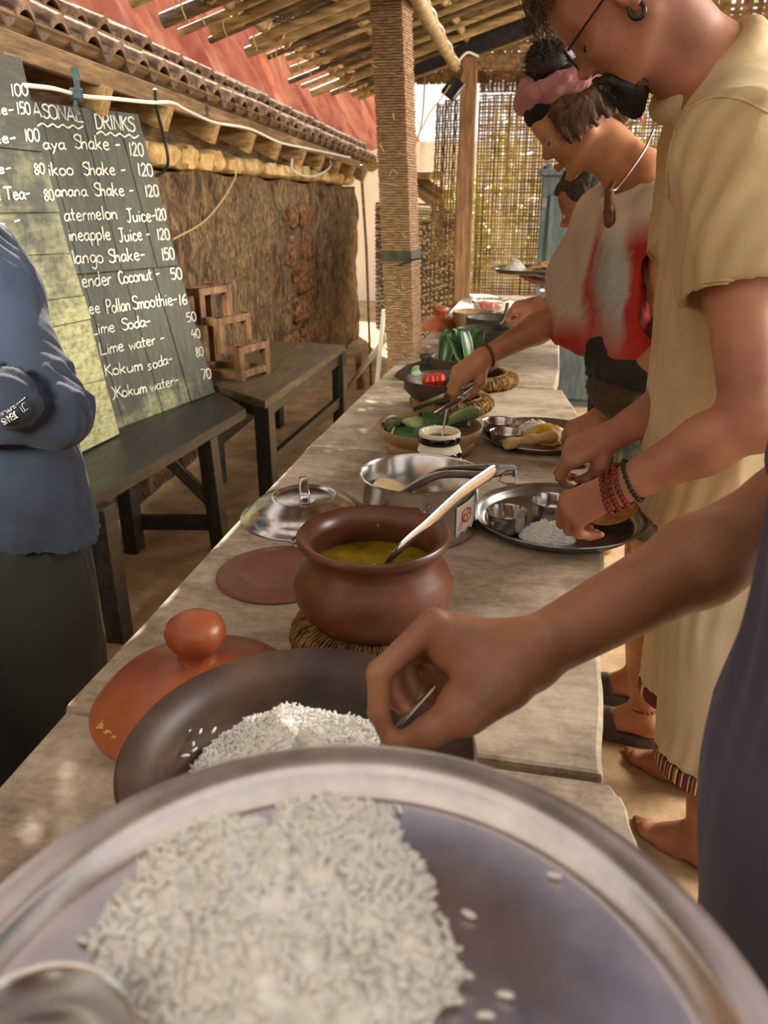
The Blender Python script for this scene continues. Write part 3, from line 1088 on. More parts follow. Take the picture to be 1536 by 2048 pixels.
p2 = thing('wooden_post', (-.48, 5.05, 0), 'plain brown square post at the far table corner carrying the crossbeam', 'post')
quadpost('shaft', [(-.512, 5.0), (-.424, 5.0), (-.424, 5.09), (-.512, 5.09)], [(-.53, 5.0), (-.44, 5.0), (-.44, 5.09), (-.53, 5.09)], -.02, 2.08, 0, 12, .002).build('shaft', MAT['post_wood'], p2, smooth=False)
mb = MB().bar((-.45, 5.045, 2.045), (2.2, 5.045, 2.02), .07, .075)
tag(mb.build('trim_3', MAT['beam_wood'], bevel=.005), kind='structure')
mb = MB().bar((-.86, 5.12, 2.02), (2.0, 5.12, 2.86), .06, .09)
tag(mb.build('gable_rafter', MAT['dark_wood'], bevel=.005), 'dark sloping rafter along the far gable edge', 'rafter')
mb = MB().tube([A(-.1 + .004 * math.sin(t * 7), 5.06, 2.05 + .5 * t) for t in np.linspace(0, 1, 6)], .035, 12)
mb.bar((-.2, 5.05, 2.095), (-.02, 5.05, 2.11), .07, .05)
tag(mb.build('gable_strut', MAT['bamboo']), 'short bamboo strut standing on the far crossbeam', 'strut')
# bamboo pole with its cable
pts = [D(812, -60, 2.35), D(838, 0, 2.6), D(862, 45, 3.1), D(888, 92, 3.7), D(910, 132, 4.35)]
pp = catmull(pts, 8)
pole = thing('bamboo_pole', tuple(pts[-1]), 'slanting thick bamboo pole under the roof with white cable along it', 'pole')
MB().tube(pp, [.03 + .004 * (j % 5 == 0) for j in range(len(pp))], 14).build('culm', MAT['bamboo'], pole)
cab = [p + A(.03 + .006 * math.sin(i * 1.1), -.02, .0) for i, p in enumerate(pp)]
MB().tube(cab, .005, 6).build('cable', MAT['white_cable'], pole)['label'] = 'white cable tied along the bamboo'
mb = MB().tube(catmull([D(912, 130, 4.3), D(920, 118, 4.3), D(935, 105, 4.3), D(955, 112, 4.35), D(985, 126, 4.4), D(1030, 124, 4.4), D(1085, 118, 4.4)], 6), .007, 6)
tag(mb.build('white_cable', MAT['white_cable']), 'white cable looping over the far post onto the crossbeam', 'cable')

# hanging flood lamp, switched off
lc = D(905, 176, 4.2)
lt = thing('flood_lamp', tuple(lc), 'small dark flood lamp hanging tilted beside the far post', 'lamp')
rot = Matrix.Rotation(math.radians(-YAW * 57.3 + 22), 3, 'Z').to_3x3()
a1, a2 = nrm(D(920, 152, 4.2) - D(890, 190, 4.2)), nrm(D(922, 200, 4.2) - D(890, 165, 4.2))
a2 = nrm(a2 - a1 * (a1 @ a2))
a3 = np.cross(a1, a2)
Ml = np.stack([a1, a2, a3], 1)
MB().box(lc, (.105, .075, .03), Ml).build('body', MAT['lamp_black'], lt, bevel=.004)
sgn = -1 if a3 @ cf > 0 else 1
MB().box(lc + a2 * .04, (.11, .012, .045), Ml).build('frame', MAT['steel_dark'], lt, bevel=.002)
MB().tube(catmull([lc + a1 * .04, D(925, 140, 4.25), D(916, 128, 4.3)], 4), .004, 5).build('cord', MAT['black_cable'], lt)
MB().tube(catmull([D(900, 170, 4.18), D(880, 200, 4.15), D(862, 222, 4.1), D(842, 260, 4.1)], 4), .003, 5).build('wire', MAT['tan_string'], lt)

# ------------------------------------------------------------------ woven cane screens
def screen(name, O, U, V, nu, nv, label, wu=.6, wv=.6, seed=0, mask=None, curl=0.0):
    """O corner, U across, V up; nu upright strips, nv level strips, each a thin bent cane"""
    r = np.random.default_rng(seed)
    O, U, V = map(lambda q: np.asarray(q, float), (O, U, V))
    lu, lv = np.linalg.norm(U), np.linalg.norm(V)
    N = nrm(np.cross(U, V))
    mb = MB()
    def pt(a, b, off): return O + U * a + V * b + N * (off + curl * math.sin(a * 3.1))
    def strip(pts, w, side):
        vs, fs = [], []
        for p in pts:
            for s1, s2 in ((-1, -1), (1, -1), (1, 1), (-1, 1)):
                vs.append(p + side * s1 * w / 2 + N * s2 * .0016)
        n = len(pts)
        for i in range(n - 1):
            for q in range(4):
                fs.append((i * 4 + q, i * 4 + (q + 1) % 4, i * 4 + 4 + (q + 1) % 4, i * 4 + 4 + q))
        mb.add(vs, fs)
    u, v = U / lu, V / lv
    pu, pv = lu / nu, lv / nv
    for i in range(nu):
        a = (i + .5 + r.uniform(-.16, .16)) / nu
        d = r.uniform(-.006, .006)
        top = 1.0 if mask is None else mask(a)
        top = min(1, top + r.uniform(-.03, .02))
        bs_ = np.linspace(-0.005, top, 22)
        strip([pt(a + d / lu * math.sin(b * 5 + i), b, .004 * (-1) ** (i + j)) for j, b in enumerate(bs_)], pu * wu * r.uniform(.7, 1.25), u)
    for j in range(nv):
        b = (j + .5 + r.uniform(-.2, .2)) / nv
        sg = [x for x in np.linspace(0, 1, 24) if mask is None or mask(x) > b]
        if len(sg) < 3: continue
        strip([pt(a, b + r.uniform(-.0012, .0012), .004 * (-1) ** (i + j)) for i, a in enumerate(sg)], pv * wv * r.uniform(.6, 1.3), v)
    return tag(mb.build(name, MAT['mat_strip'], smooth=False), label, 'screen')


screen('cane_screen', (-.45, 5.45, .25), (1.17, 0, 0), (0, 0, 1.68), 73, 84, 'tall woven cane screen behind the far end of the long table', .58, .42, 1)
screen('cane_screen', (-1.58, 7.7, .12), (1.06, -2.5, 0), (0, 0, 1.17), 30, 60, 'low woven cane screen between the mud wall and the far post', .5, .86, 2,
       mask=lambda a: 1.0 - .10 * math.sin(a * 3.1) + .05 * math.sin(a * 17))
screen('cane_screen', (-.72, 5.3, .95), (.24, -.1, 0), (.02, 0, .93), 12, 60, 'narrow torn strip of cane screen hanging left of the far post', .5, .35, 3, curl=.02,
       mask=lambda a: 1.0 if a > .25 else .98)
screen('cane_screen', (-.95, 5.5, 2.0), (3.0, 0, 0), (.0, 0, .75), 70, 24, 'woven cane gable panel above the far crossbeam', .92, .9, 4)
screen('cane_screen', (-.45, 5.4, 1.93), (1.1, 0, 0), (0, 0, .10), 46, 8, 'yellowish woven strip directly below the far crossbeam', .7, .6, 5)

# thin poles and white boards between the wall end and the near post
mb = MB().tube([Zp(742, 770, 0.02), D(733, 500, 4.9), D(722, 330, 4.6)], .009, 7)
tag(mb.build('thin_pole', MAT['bamboo_dark']), 'thin dark upright stick at the end of the mud wall', 'pole')
mb = MB().bar(Zp(690, 782, .005), D(775, 672, 4.1), .02, .03)
tag(mb.build('leaning_stick', MAT['white_paint'], bevel=.003), 'pale slanting stick leaning beside the near post', 'stick')
mb = MB().bar(D(753, 775, 4.2), D(768, 620, 4.05), .035, .02, up=(1, 0, 0))
tag(mb.build('leaning_board', MAT['white_paint'], bevel=.003), 'white board leaning upright behind the near post', 'board')
mb = MB().bar(Zp(722, 776, -.005), Zp(722, 776, -.005) + A(-.01, 0, .26), .085, .05, up=(1, 0, 0))
tag(mb.build('wood_block', MAT['brown_wood'], bevel=.004), 'brown wooden block standing on the ground by the wall end', 'block')

# blue cupboard behind the far end of the table
cb = thing('blue_cupboard', (.22, 5.36, 0), 'faded blue painted wooden cupboard behind the far table end', 'cupboard')
MB().box((.23, 5.38, .73), (.52, .1, 1.46)).build('body', MAT['blue_paint'], cb, bevel=.006)
MB().box((.23, 5.32, .70), (.42, .025, 1.30)).build('door', MAT['blue_paint'], cb, bevel=.012)
MB().box((.23, 5.37, 1.475), (.56, .14, .035)).build('cornice', MAT['blue_paint'], cb, bevel=.006)
MB().lathe([(0, 0), (.03, 0), (.032, .02), (.02, .035), (0, .04)], (-.0, 5.36, 1.49), 16).build('finial', MAT['blue_paint'], cb)
for z in (.2, .75, 1.3): MB().box((-.005, 5.312, z), (.03, .012, .06)).build('hinge', MAT['steel_dark'], cb)

# ------------------------------------------------------------------ sunny yard outside
def bush(name, c, r, n, label, cat, trunk=True, seed=0, leaf=.06):
    g = np.random.default_rng(seed)
    t = thing(name, (c[0], c[1], 0), label, cat)
    vs, fs = [], []
    for i in range(n):
        d = nrm(g.normal(size=3))
        p = np.asarray(c) + d * np.asarray(r) * g.uniform(.45, 1.0) ** .6
        a = nrm(g.normal(size=3))
        b = nrm(np.cross(a, g.normal(size=3)))
        s = leaf * g.uniform(.6, 1.4)
        k = len(vs)
        vs += [p - a * s, p + b * s * .35, p + a * s, p - b * s * .35]
        fs.append((k, k + 1, k + 2, k + 3))
    MB().add(vs, fs).build('crown', MAT['foliage'], t, smooth=False)
    if trunk:
        MB().tube([A(c[0], c[1], -.02), A(c[0] + .05, c[1], c[2] * .5), A(c[0], c[1], c[2])], [.09, .07, .05], 8).build('trunk', MAT['beam_wood'], t)


bush('leafy_tree', (.25, 8.6, 1.5), (1.0, .7, 1.2), 1000, 'sunlit yellow green tree seen through the tall cane screen', 'tree', seed=1)
bush('leafy_shrub', (-1.0, 9.6, .8), (.45, .45, .75), 1100, 'bright green shrub in the gap beside the far post', 'shrub', seed=2)
bush('leafy_tree', (1.9, 9.2, 1.7), (.9, .8, 1.4), 1100, 'sunlit tree in the yard to the right of the cupboard', 'tree', seed=3)
mb = MB().box((-1.4, 11.0, .9), (3.4, .2, 2.2))
MAT['lime'] = M_('limewashed wall with pink stains', [(0.35, '#e9d9c8'), (0.6, '#f2e9dc'), (0.75, '#d9a79a')], 2.2, .9, stretch=(1, 1, .3))
tag(mb.build('wall_yard', MAT['lime']), kind='structure')
for i, (a, b) in enumerate((((838, 352), (893, 388)), ((830, 372), (880, 412)), ((822, 350), (870, 352)))):
    mb = MB().bar(D(*a, 6.4), D(*b, 6.0), .1, .06)
    tag(mb.build('outer_eave_board', MAT['end_wood'], bevel=.004), 'sunlit board of the next roof seen beside the near post', 'board', 'eave boards of the next roof')
mb = MB().tube(catmull([D(828, 300, 4.6), D(840, 262, 4.6), D(846, 225, 4.6), D(850, 150, 4.6), D(850, 112, 4.6)], 4), .004, 5)
tag(mb.build('hanging_wire', MAT['tan_string']), 'thin wire hanging in the bright gap by the near post', 'wire')

# ------------------------------------------------------------------ cables along the eave
mb = MB().tube(catmull([D(52, 171, 1.9), D(110, 178, 2.05), D(170, 193, 2.2), D(230, 198, 2.35), D(300, 205, 2.55), D(345, 206, 2.7), D(372, 220, 2.9), D(430, 245, 3.2), D(500, 258, 3.6), D(560, 285, 4.0), D(620, 298, 4.4), D(700, 315, 5.0)], 6), .0055, 7)
tag(mb.build('white_cable', MAT['white_cable']), 'white electric cable sagging along the eave above the menu boards', 'cable')
mb = MB().tube(catmull([D(310, 178, 2.6), D(314, 220, 2.65), D(328, 275, 2.8), D(336, 318, 2.85), D(330, 340, 2.9), D(312, 352, 2.95)], 6), .006, 7)
tag(mb.build('black_cable', MAT['black_cable']), 'black cable hanging from the eave beside the drinks board', 'cable')
mb = MB().tube(catmull([Xp(472, 330, WX + .04), Xp(470, 355, WX + .05), Xp(445, 400, WX + .05), Xp(405, 445, WX + .05), Xp(345, 479, WX + .06)], 6), .005, 6)
tag(mb.build('tan_cord', MAT['tan_string']), 'thin pale cord sagging across the mud wall', 'cord')
q0, q1 = Xp(585, 340, -1.70), Xp(660, 334, -1.72)
mb = MB().tube(catmull([q0 + A(0, 0, .07), q0, q0 * .67 + q1 * .33 - A(0, 0, .05), q0 * .33 + q1 * .67 - A(0, 0, .045), q1, q1 + A(0, 0, .07)], 5), .007, 6)
tag(mb.build('cord_loop', MAT['white_cable']), 'loop of white cord hanging under the rafters', 'cord')
mb = MB()
c = D(146, 135, 2.12)
mb.tube(catmull([c, c + A(.005, 0, -.03), c + A(0, 0.01, -.06), c + A(.012, 0, -.08)], 4), .008, 7)
mb.tube(catmull([c + A(.01, 0, 0), c + A(.006, 0, -.05), c + A(-.01, 0, -.1), c + A(0, 0, -.12)], 4), .006, 6)
for k in range(4): mb.tube([c + A(.014 * math.cos(a), .014 * math.sin(a), -.055 - .006 * k) for a in np.linspace(0, 6.28, 9)[:-1]], .005, 5, closed=True)
MAT['blue_rope'] = M_('blue grey rope', [(0.3, '#26323a'), (0.7, '#4d5c64')], 80, .9, bumps=.4)
tag(mb.build('knotted_rope', MAT['blue_rope']), 'knotted blue grey rope tied round the eave beam', 'rope')

# ================================================================== furniture along the wall
def polyslab(top, zt, th, wob=0.0, n=14, rnd=0.0):
    """flat slab from an outline (counter-clockwise list of xy), edges subdivided and gently uneven"""
    out = []
    m = len(top)
    for i in range(m):
        a, b = A(*top[i][:2]), A(*top[(i + 1) % m][:2])
        for k in range(n):
            t = k / n
            p = a + (b - a) * t
            if wob and k: p = p + nrm(A(-(b - a)[1], (b - a)[0])) * random.uniform(-wob, wob)
            out.append(p)
    N = len(out)
    cc = np.mean(out, 0)
    vs = []
    for (z, s) in ((zt, 1 - rnd * .5), (zt - th * .25, 1.0), (zt - th, 1.0)):
        for p in out:
            d = p - cc
            vs.append(tuple(cc + d * (1 - (rnd * .02 if z == zt else 0))) + (z,))
    fs = [tuple(range(N)), tuple(2 * N + i for i in range(N))[::-1]]
    for r_ in range(2):
        for i in range(N):
            j = (i + 1) % N
            fs.append((r_ * N + i, (r_ + 1) * N + i, (r_ + 1) * N + j, r_ * N + j))
    return MB().add(vs, fs)


BZ = .50
FR, FL = Zp(492, 817, BZ), Zp(125, 1030, BZ)
d = (FR - FL) / (FR[1] - FL[1])
FL2 = FL + d * (.75 - FL[1])
bn = thing('bench', (-1.4, 2.0, 0), 'long black wooden bench carrying the two menu boards', 'bench')
polyslab([FL2[:2], FR[:2], Zp(436, 787, BZ)[:2] + A(-.0, .03), (-1.66, 3.2), (-1.66, .75)], BZ, .04, .003, 24, .2).build('seat', MAT['dark_wood'], bn, smooth=False)
fx = FR[0] - .03
def leg(x, y, z, s=.055, top=None, nm='leg', par=None, m='dark_wood', dx=0.0):
    return MB().bar((x + dx, y, -.01), (x, y, z), s, s * 1.2, up=(0, 1, 0)).build(nm, MAT[m], par, bevel=.004, smooth=False)
leg(fx - .02, 2.72, BZ - .04, .06, par=bn, dx=.02)
leg(-1.55, 2.62, BZ - .04, .06, par=bn)
leg(fx - .05, 1.98, BZ - .04, .06, par=bn)
leg(-1.55, 1.2, BZ - .04, .06, par=bn)
leg(fx - .09, 1.2, BZ - .04, .06, par=bn)
MB().bar((-1.55, 2.66, .1), (fx, 2.72, .1), .035, .06).build('stretcher', MAT['dark_wood'], bn, bevel=.003)
MB().bar((-1.42, 2.64, .44), (fx, 2.72, .16), .03, .045).build('brace', MAT['dark_wood'], bn, bevel=.003)
MB().bar((-1.50, 2.58, BZ - .06), (-1.50, .8, BZ - .06), .03, .05).build('apron', MAT['dark_wood'], bn, bevel=.003)

T2 = .52
q = [Zp(530, 802, T2)[:2], Zp(690, 690, T2)[:2], Zp(545, 681, T2)[:2], Zp(405, 762, T2)[:2]]
tb = thing('low_table', tuple(np.mean(q, 0)) + (0,), 'low olive brown side table with dark legs by the mud wall', 'table')
polyslab(q, T2, .035, .002, 16, .15).build('tabletop', MAT['table2_wood'], tb, smooth=False)
cc = np.mean(q, 0)
lp = [q[0] + (cc - q[0]) * .09 + A(-.02, .02), q[1] + (cc - q[1]) * .10, q[2] + (cc - q[2]) * .08, q[3] + (cc - q[3]) * .08]
for p in lp: leg(p[0], p[1], T2 - .035, .07, par=tb)
MB().bar((*lp[0], T2 - .07), (*lp[1], T2 - .07), .03, .06).build('apron', MAT['dark_wood'], tb, bevel=.003)
MB().bar((*lp[0], T2 - .07), (*lp[3], T2 - .07), .03, .06).build('apron', MAT['dark_wood'], tb, bevel=.003)
MB().bar((*lp[0], .2), (*lp[1], .2), .03, .06).build('stretcher', MAT['dark_wood'], tb, bevel=.003)
MB().bar((*lp[3], .2), (*lp[2], .2), .03, .06).build('stretcher', MAT['dark_wood'], tb, bevel=.003)

# stepped wooden display stand on the low table
S0 = Zp(482, 762, T2)
u = nrm(A(-.157, .02, 0))
wv_ = (Zp(532, 746, T2) - S0)
up = A(0, 0, 1)
st = thing('stepped_stand', tuple(S0), 'stepped open wooden display stand on the low table', 'stand')
run, rise, b = .094, .130, .036
for side, off in (('near', wv_ * 0), ('far', wv_)):
    mb = MB()
    o = S0 + off
    segs = [((0, 0), (0, 1)), ((0, 1), (1, 1)), ((1, 1), (1, 2)), ((1, 2), (2, 2)), ((2, 2), (2, 3)), ((2, 3), (3, 3)), ((3, 0), (3, 3)), ((0, .22), (3, .22))]
    for (a0, a1) in segs:
        pa = o + u * run * a0[0] + up * rise * (a0[1] + (.1 if a0[1] >= 1 else 0))
        pb = o + u * run * a1[0] + up * rise * (a1[1] + (.1 if a1[1] >= 1 else 0))
        dd = nrm(pb - pa)
        mb.bar(pa - dd * (b / 2 if a0[1] >= .2 else 0), pb + dd * b / 2, b, b, up=nrm(wv_))
    mb.build('side_frame', MAT['brown_wood'], st, smooth=False, bevel=.0025)
for (i, k) in ((0, .22), (0, 1.1), (1, 2.1), (2, 3.1), (3, 3.1), (3, .22)):
    pa = S0 + u * run * i + up * rise * k
    MB().bar(pa, pa + wv_, b * .9, b * .9).build('crossbar', MAT['brown_wood'], st, smooth=False, bevel=.0025)

# ------------------------------------------------------------------ menu boards
GL = {
 'A': '0,0 2.2,10 4.6,0;.9,3.6 3.8,3.6', 'S': '~4.4,8.6 3,10 1,9 .9,7 2.4,5.6 4,4.2 4,1.6 2.4,0 .3,1.2', 'O': '~2.6,10 .6,8.5 .2,5 .8,1.3 2.6,0 4.4,1.5 4.8,5 4.3,8.6 2.6,10',
 'N': '.2,0 .4,10 4.2,0.3 4.5,10', 'L': '.4,10 .3,0 4,.3', 'D': '.4,0 .4,10;~.4,10 3,9.4 4.6,6 4.2,2.4 2.6,.4 .4,0', 'R': '.4,0 .4,10;~.4,10 3.4,9.6 4,7.6 2.8,5.8 .5,5.3;1.6,5.4 4.4,0',
 'I': '1,0 1,10', 'K': '.4,0 .4,10;3.8,9.6 .6,5;1.2,5.6 4.2,0', 'M': '.2,0 .6,10 2.8,4 5,10 5.4,0', 'P': '.5,-.5 .5,10;~.5,10 3.4,9.4 3.8,7 2.6,5.2 .6,4.9', 'J': '.6,10 4.4,10;~2.8,10 2.9,3 2,.2 .4,1', 'C': '~4,8.4 2.4,10 .7,8 .4,4 1.4,.6 3,.2 4.2,1.6', 'T': '0,10 5,10;2.5,10 2.4,0',
 'a': '~3.4,4.6 1.8,5.4 .4,3.4 .6,.8 2,.3 3.3,2.6;~3.4,5.2 3.3,1.2 4.2,.2', 'b': '.5,10 .5,.2;~.5,3.6 2,5.2 3.6,3.4 3.2,.6 1.6,0 .5,1', 'c': '~3.4,4.4 2,5.3 .6,3.6 .8,.8 2.2,0 3.5,1', 'd': '~3.4,4.6 1.8,5.2 .4,3.2 .8,.5 2.2,.3 3.4,2.2;3.5,10 3.5,0',
 'e': '~.6,2.8 3,3.2 3,4.8 1.8,5.4 .6,3.8 .7,1.2 2,0 3.5,.8', 'g': '~3.4,4.6 1.8,5.4 .4,3.4 .8,1 2.2,.6 3.4,2.8;~3.4,5.2 3.4,-2 2.2,-4 .6,-3', 'h': '.5,10 .5,0;~.5,3 1.8,5 3,4.4 3.2,0', 'i': '1,5 1,0;1,7.2 1.2,7.6', 'k': '.5,10 .5,0;3.2,5.4 .7,2.4;1.2,3 3.4,0',
 'l': '.8,10 .8,0', 'm': '.4,5 .4,0;~.4,3.4 1.4,5 2.3,4.2 2.3,0;~2.3,3.4 3.4,5 4.4,4.2 4.4,0', 'n': '.4,5 .4,0;~.4,3 1.8,5 3,4.2 3.2,0', 'o': '~1.9,5.3 .5,4 .5,1.2 1.9,0 3.4,1.2 3.4,4 1.9,5.3', 'p': '.5,5 .5,-4;~.5,3.8 2,5.3 3.5,3.6 3,.9 1.6,.2 .5,1.2',
 'r': '.5,5 .5,0;~.5,2.8 1.6,4.8 2.8,4.8', 's': '~3,4.6 1.6,5.3 .8,4 2.6,2.2 2.4,.4 .5,.4', 't': '1.4,8.6 1.4,.4 2.6,.3;.2,5.4 2.8,5.4', 'u': '~.4,5 .5,1 1.8,.1 3.2,1.6;3.3,5 3.3,0', 'w': '.2,5 1.2,0 2.4,4 3.6,0 4.6,5', 'y': '.4,5 1.9,.8;~3.6,5 2,-.4 .8,-4', '0': '~1.8,10 .4,8 .4,2.4 1.8,0 3.3,2.2 3.3,8 1.8,10',
 '1': '1.2,10 1,0', '2': '~.4,8 1.8,10 3.2,8 2.4,4.4 .3,.2;.3,.2 3.6,.4', '4': '2,10 .3,4 3.8,4;2.8,6.4 2.7,0', '5': '3.4,10 .9,10 .6,5.6;~.6,5.6 2.6,5.8 3.4,3.4 2.6,.6 .4,.6', '6': '~3,9.6 1.2,7 .4,3 1.6,.2 3.2,1.6 2.8,4.4 .6,3.8', '7': '.3,10 3.6,9.6 1.4,0', '8': '~1.9,5.3 .6,7.4 1.8,10 3.2,7.6 1.9,5.3 .4,2.4 1.8,0 3.4,2.2 1.9,5.3',
 'E': '4,10 .5,10 .5,0 4,0;.5,5.2 3.4,5.2', 'U': '~.4,10 .4,2.4 2.2,0 4,2.4 4,10',
 '-': '.4,3.6 3,4', ')': '~.4,10.5 2.2,7 2.2,2.6 .4,-1',
}
GW = {'i': 2, 'l': 1.8, 'I': 2.2, '1': 2.2, 'm': 5, 'M': 6, 'w': 5, ' ': 3, 'r': 3.2, 't': 3.2, 'c': 4, ')': 3, '-': 3.6, 'A': 5.2, 'T': 5.2, 'J': 4.8, 'N': 5.2, 'O': 5.2, 'D': 5, 'R': 4.8}


def strokes(text, p0, p1, h, slant, upv=None):
    """handwriting as polylines in the measured picture coordinates of the board surface"""
    W = sum(GW.get(c, 4.1) for c in text)
    p0, p1 = A(*p0), A(*p1)
    ex = (p1 - p0) / W
    ey = A(slant, -1.0) * h / 10 if upv is None else A(*upv) * h / 10
    out = []
    x = 0.0
    for c in text:
        for s_ in filter(None, GL.get(c, '').split(';')):
            sm = s_[0] == '~'
            pts = [A(*map(float, q.split(','))) for q in s_.lstrip('~').split()]
            jt = A(random.uniform(-.12, .12), random.uniform(-.2, .2))
            if sm: pts = catmull(pts, 5)
            out.append([p0 + ex * (x + .2 + q[0] + jt[0]) + ey * (q[1] + jt[1]) for q in pts])
        x += GW.get(c, 4.1)
    return out


def board(name, BR, BL, TR, planks, lines, rad, m, label, th=.02):
    BR, BL, TR = map(lambda q: np.asarray(q, float), (BR, BL, TR))
    N = nrm(np.cross(BR - BL, TR - BR))
    if N @ (CAM - BR) < 0: N = -N
    def hit(x, y, off=0.0):
        r = ray(x, y)
        return CAM + r * (((BR + N * off - CAM) @ N) / (r @ N))
    t = thing(name, tuple((BR + BL) / 2), label, 'menu board')
    for k, pl in enumerate(planks):
        P = [hit(*p) for p in pl]
        dd = random.uniform(-.003, .003)
        vs = [p + N * (dd) for p in P] + [p - N * th for p in P]
        n = len(P)
        fs = [tuple(range(n)), tuple(range(n, 2 * n))[::-1]] + [(i, n + i, n + (i + 1) % n, (i + 1) % n) for i in range(n)]
        MB().add(vs, fs).build('plank', m, t, smooth=False, bevel=.0025)
    # battens nailed across the back
    ctr = np.mean([hit(*p) for pl in planks for p in pl], 0)
    for ln in lines:
        mb = MB()
        if isinstance(ln[0], str):
            S = strokes(*ln[:4], slant=ln[4] if len(ln) > 4 else -.16)
            rr = rad * (ln[5] if len(ln) > 5 else 1)
        else:
            S = [catmull([A(*p) for p in ln], 3)]
            rr = rad
        for s_ in S:
            pts = [hit(p[0], p[1], .0045) for p in s_]
            pts = [p for i, p in enumerate(pts) if i == 0 or np.linalg.norm(p - pts[i - 1]) > 1e-4]
            if len(pts) < 2: pts = [pts[0], pts[0] + A(.003, .003, .003)]
            mb.tube(pts, [rr * random.uniform(.8, 1.1) for _ in pts], 6, flat=.5, up=tuple(N))
        mb.build('chalk_lettering', MAT['chalk'], t)
    return t


def wavy(a, b, n=9, amp=3):
    a, b = A(*a), A(*b)
    return [tuple(a + (b - a) * i / n + A(0, amp * (-1) ** i)) for i in range(n + 1)]


# drinks board, upright planks in two tiers
topL, topR, midL, midR, botL, botR = (20, 196), (275, 228), (108, 553), (357, 531), (196, 873), (430, 785)
def qd(a, b, s): return (a[0] + (b[0] - a[0]) * s, a[1] + (b[1] - a[1]) * s)
pl = []
for ss, (tl, tr, ml, mr), g in (((0, .215, .55, .835, 1), (topL, topR, midL, midR), .004), ((0, .225, .56, .80, 1), (midL, midR, botL, botR), .004)):
    for s0, s1 in zip(ss, ss[1:]):
        a, b = s0 + (g if s0 > 0 else 0), s1 - (g if s1 < 1 else 0)
        pl.append([qd(ml, mr, a), qd(ml, mr, b), qd(tl, tr, b), qd(tl, tr, a)])
for p in pl[4:]:
    p[2] = (p[2][0] + .3, p[2][1] + 1.5)
    p[3] = (p[3][0] + .3, p[3][1] + 1.5)
L1 = [('ASONAL', (67, 233), (166, 245), 28), wavy((75, 249), (166, 255)), ('DRINKS', (192, 257), (270, 263), 29), wavy((193, 265), (277, 274)),
      ('aya', (86, 298), (132, 299), 24), ('Shake -', (148, 297), (243, 301), 28), ('120', (259, 311), (289, 312), 26),
      ('ikoo', (96, 351), (148, 350), 26), ('Shake -', (166, 350), (253, 350), 26), ('120', (276, 351), (308, 353), 25),
      ('anana', (110, 393), (175, 392), 24), ('Shake -', (189, 392), (269, 391), 26), ('120', (291, 394), (319, 392), 23),
      ('atermelon', (129, 442), (236, 438), 27), ('Juice-', (254, 445), (313, 442), 27), ('120', (312, 441), (334, 440), 23),
      ('ineapple', (137, 482), (223, 479), 27), ('Juice -', (238, 484), (302, 479), 27), ('120', (315, 480), (341, 479), 22),
      ('Mango', (130, 528), (208, 525), 28), ('Shake-', (217, 526), (292, 519), 26), ('150', (324, 521), (351, 519), 24),
      ('ender', (164, 575), (225, 569), 29), ('Coconut -', (238, 568), (321, 557), 25), ('50', (342, 560), (366, 558), 23),
      ('ee', (178, 628), (201, 625), 24), ('Pollan', (214, 627), (262, 620), 27), ('Smoothie-', (266, 619), (356, 609), 26), ('16', (358, 611), (376, 608), 21),
      ('Lime', (182, 671), (231, 663), 24), ('Soda-', (244, 661), (303, 651), 23), ('50', (373, 645), (394, 641), 18, -.16, .6),
      ('Lime', (200, 711), (249, 701), 24), ('water -', (259, 701), (330, 684), 22, -.16, .8), ('40', (383, 677), (402, 675), 18, -.16, .6),
      ('Kokum', (210, 753), (286, 740), 23), ('soda-', (295, 741), (346, 725), 21, -.16, .75), ('80', (392, 714), (408, 711), 18, -.16, .6),
      (')Kokum', (224, 798), (294, 785), 23), ('water-', (301, 784), (358, 768), 21, -.16, .7), ('70', (404, 759), (424, 756), 20)]
board('menu_board', Zp(*botR, BZ + .004), Zp(240, 853, BZ + .004), Xp(*topR, -1.625), pl, L1, .0027, MAT['board_v'],
      'drinks menu board of upright planks with chalked prices, right of two')

# second board, level planks, in front of the first and cut by the picture edge
ends = [(42, 115), (86, 305), (120, 426), (142, 508), (168, 592), (181, 639), (211, 760), (240, 869)]
lefts = [(-60, 94), (-60, 290), (-60, 428), (-60, 516), (-60, 622), (-60, 690), (-60, 822), (-60, 1016)]
pl = []
for i in range(7):
    pl.append([(lefts[i + 1][0], lefts[i + 1][1] - 1.2), (ends[i + 1][0], ends[i + 1][1] - 1.2), ends[i], lefts[i]])
L2 = [('100', (22, 193), (58, 190), 24), ('ee-', (-12, 229), (29, 228), 22), ('150', (34, 229), (63, 229), 24), ('ee-', (-12, 288), (33, 284), 22), ('100', (50, 284), (81, 282), 25),
      ('e-', (-4, 348), (24, 344), 20), ('80', (69, 349), (91, 347), 21), ('e', (-14, 401), (4, 400), 20), ('Tea-', (10, 400), (62, 397), 25), ('80', (89, 401), (110, 401), 22, -.16, .8), ('a', (-6, 458), (12, 457), 18), ('-', (28, 450), (42, 447), 18)]
board('menu_board', Zp(240, 869, BZ + .004), Zp(96, 942, BZ + .004), Xp(42, 115, -1.61), pl, L2, .0027, MAT['board_h'],
      'scuffed menu board of level planks with few chalked prices, left of two', .018)

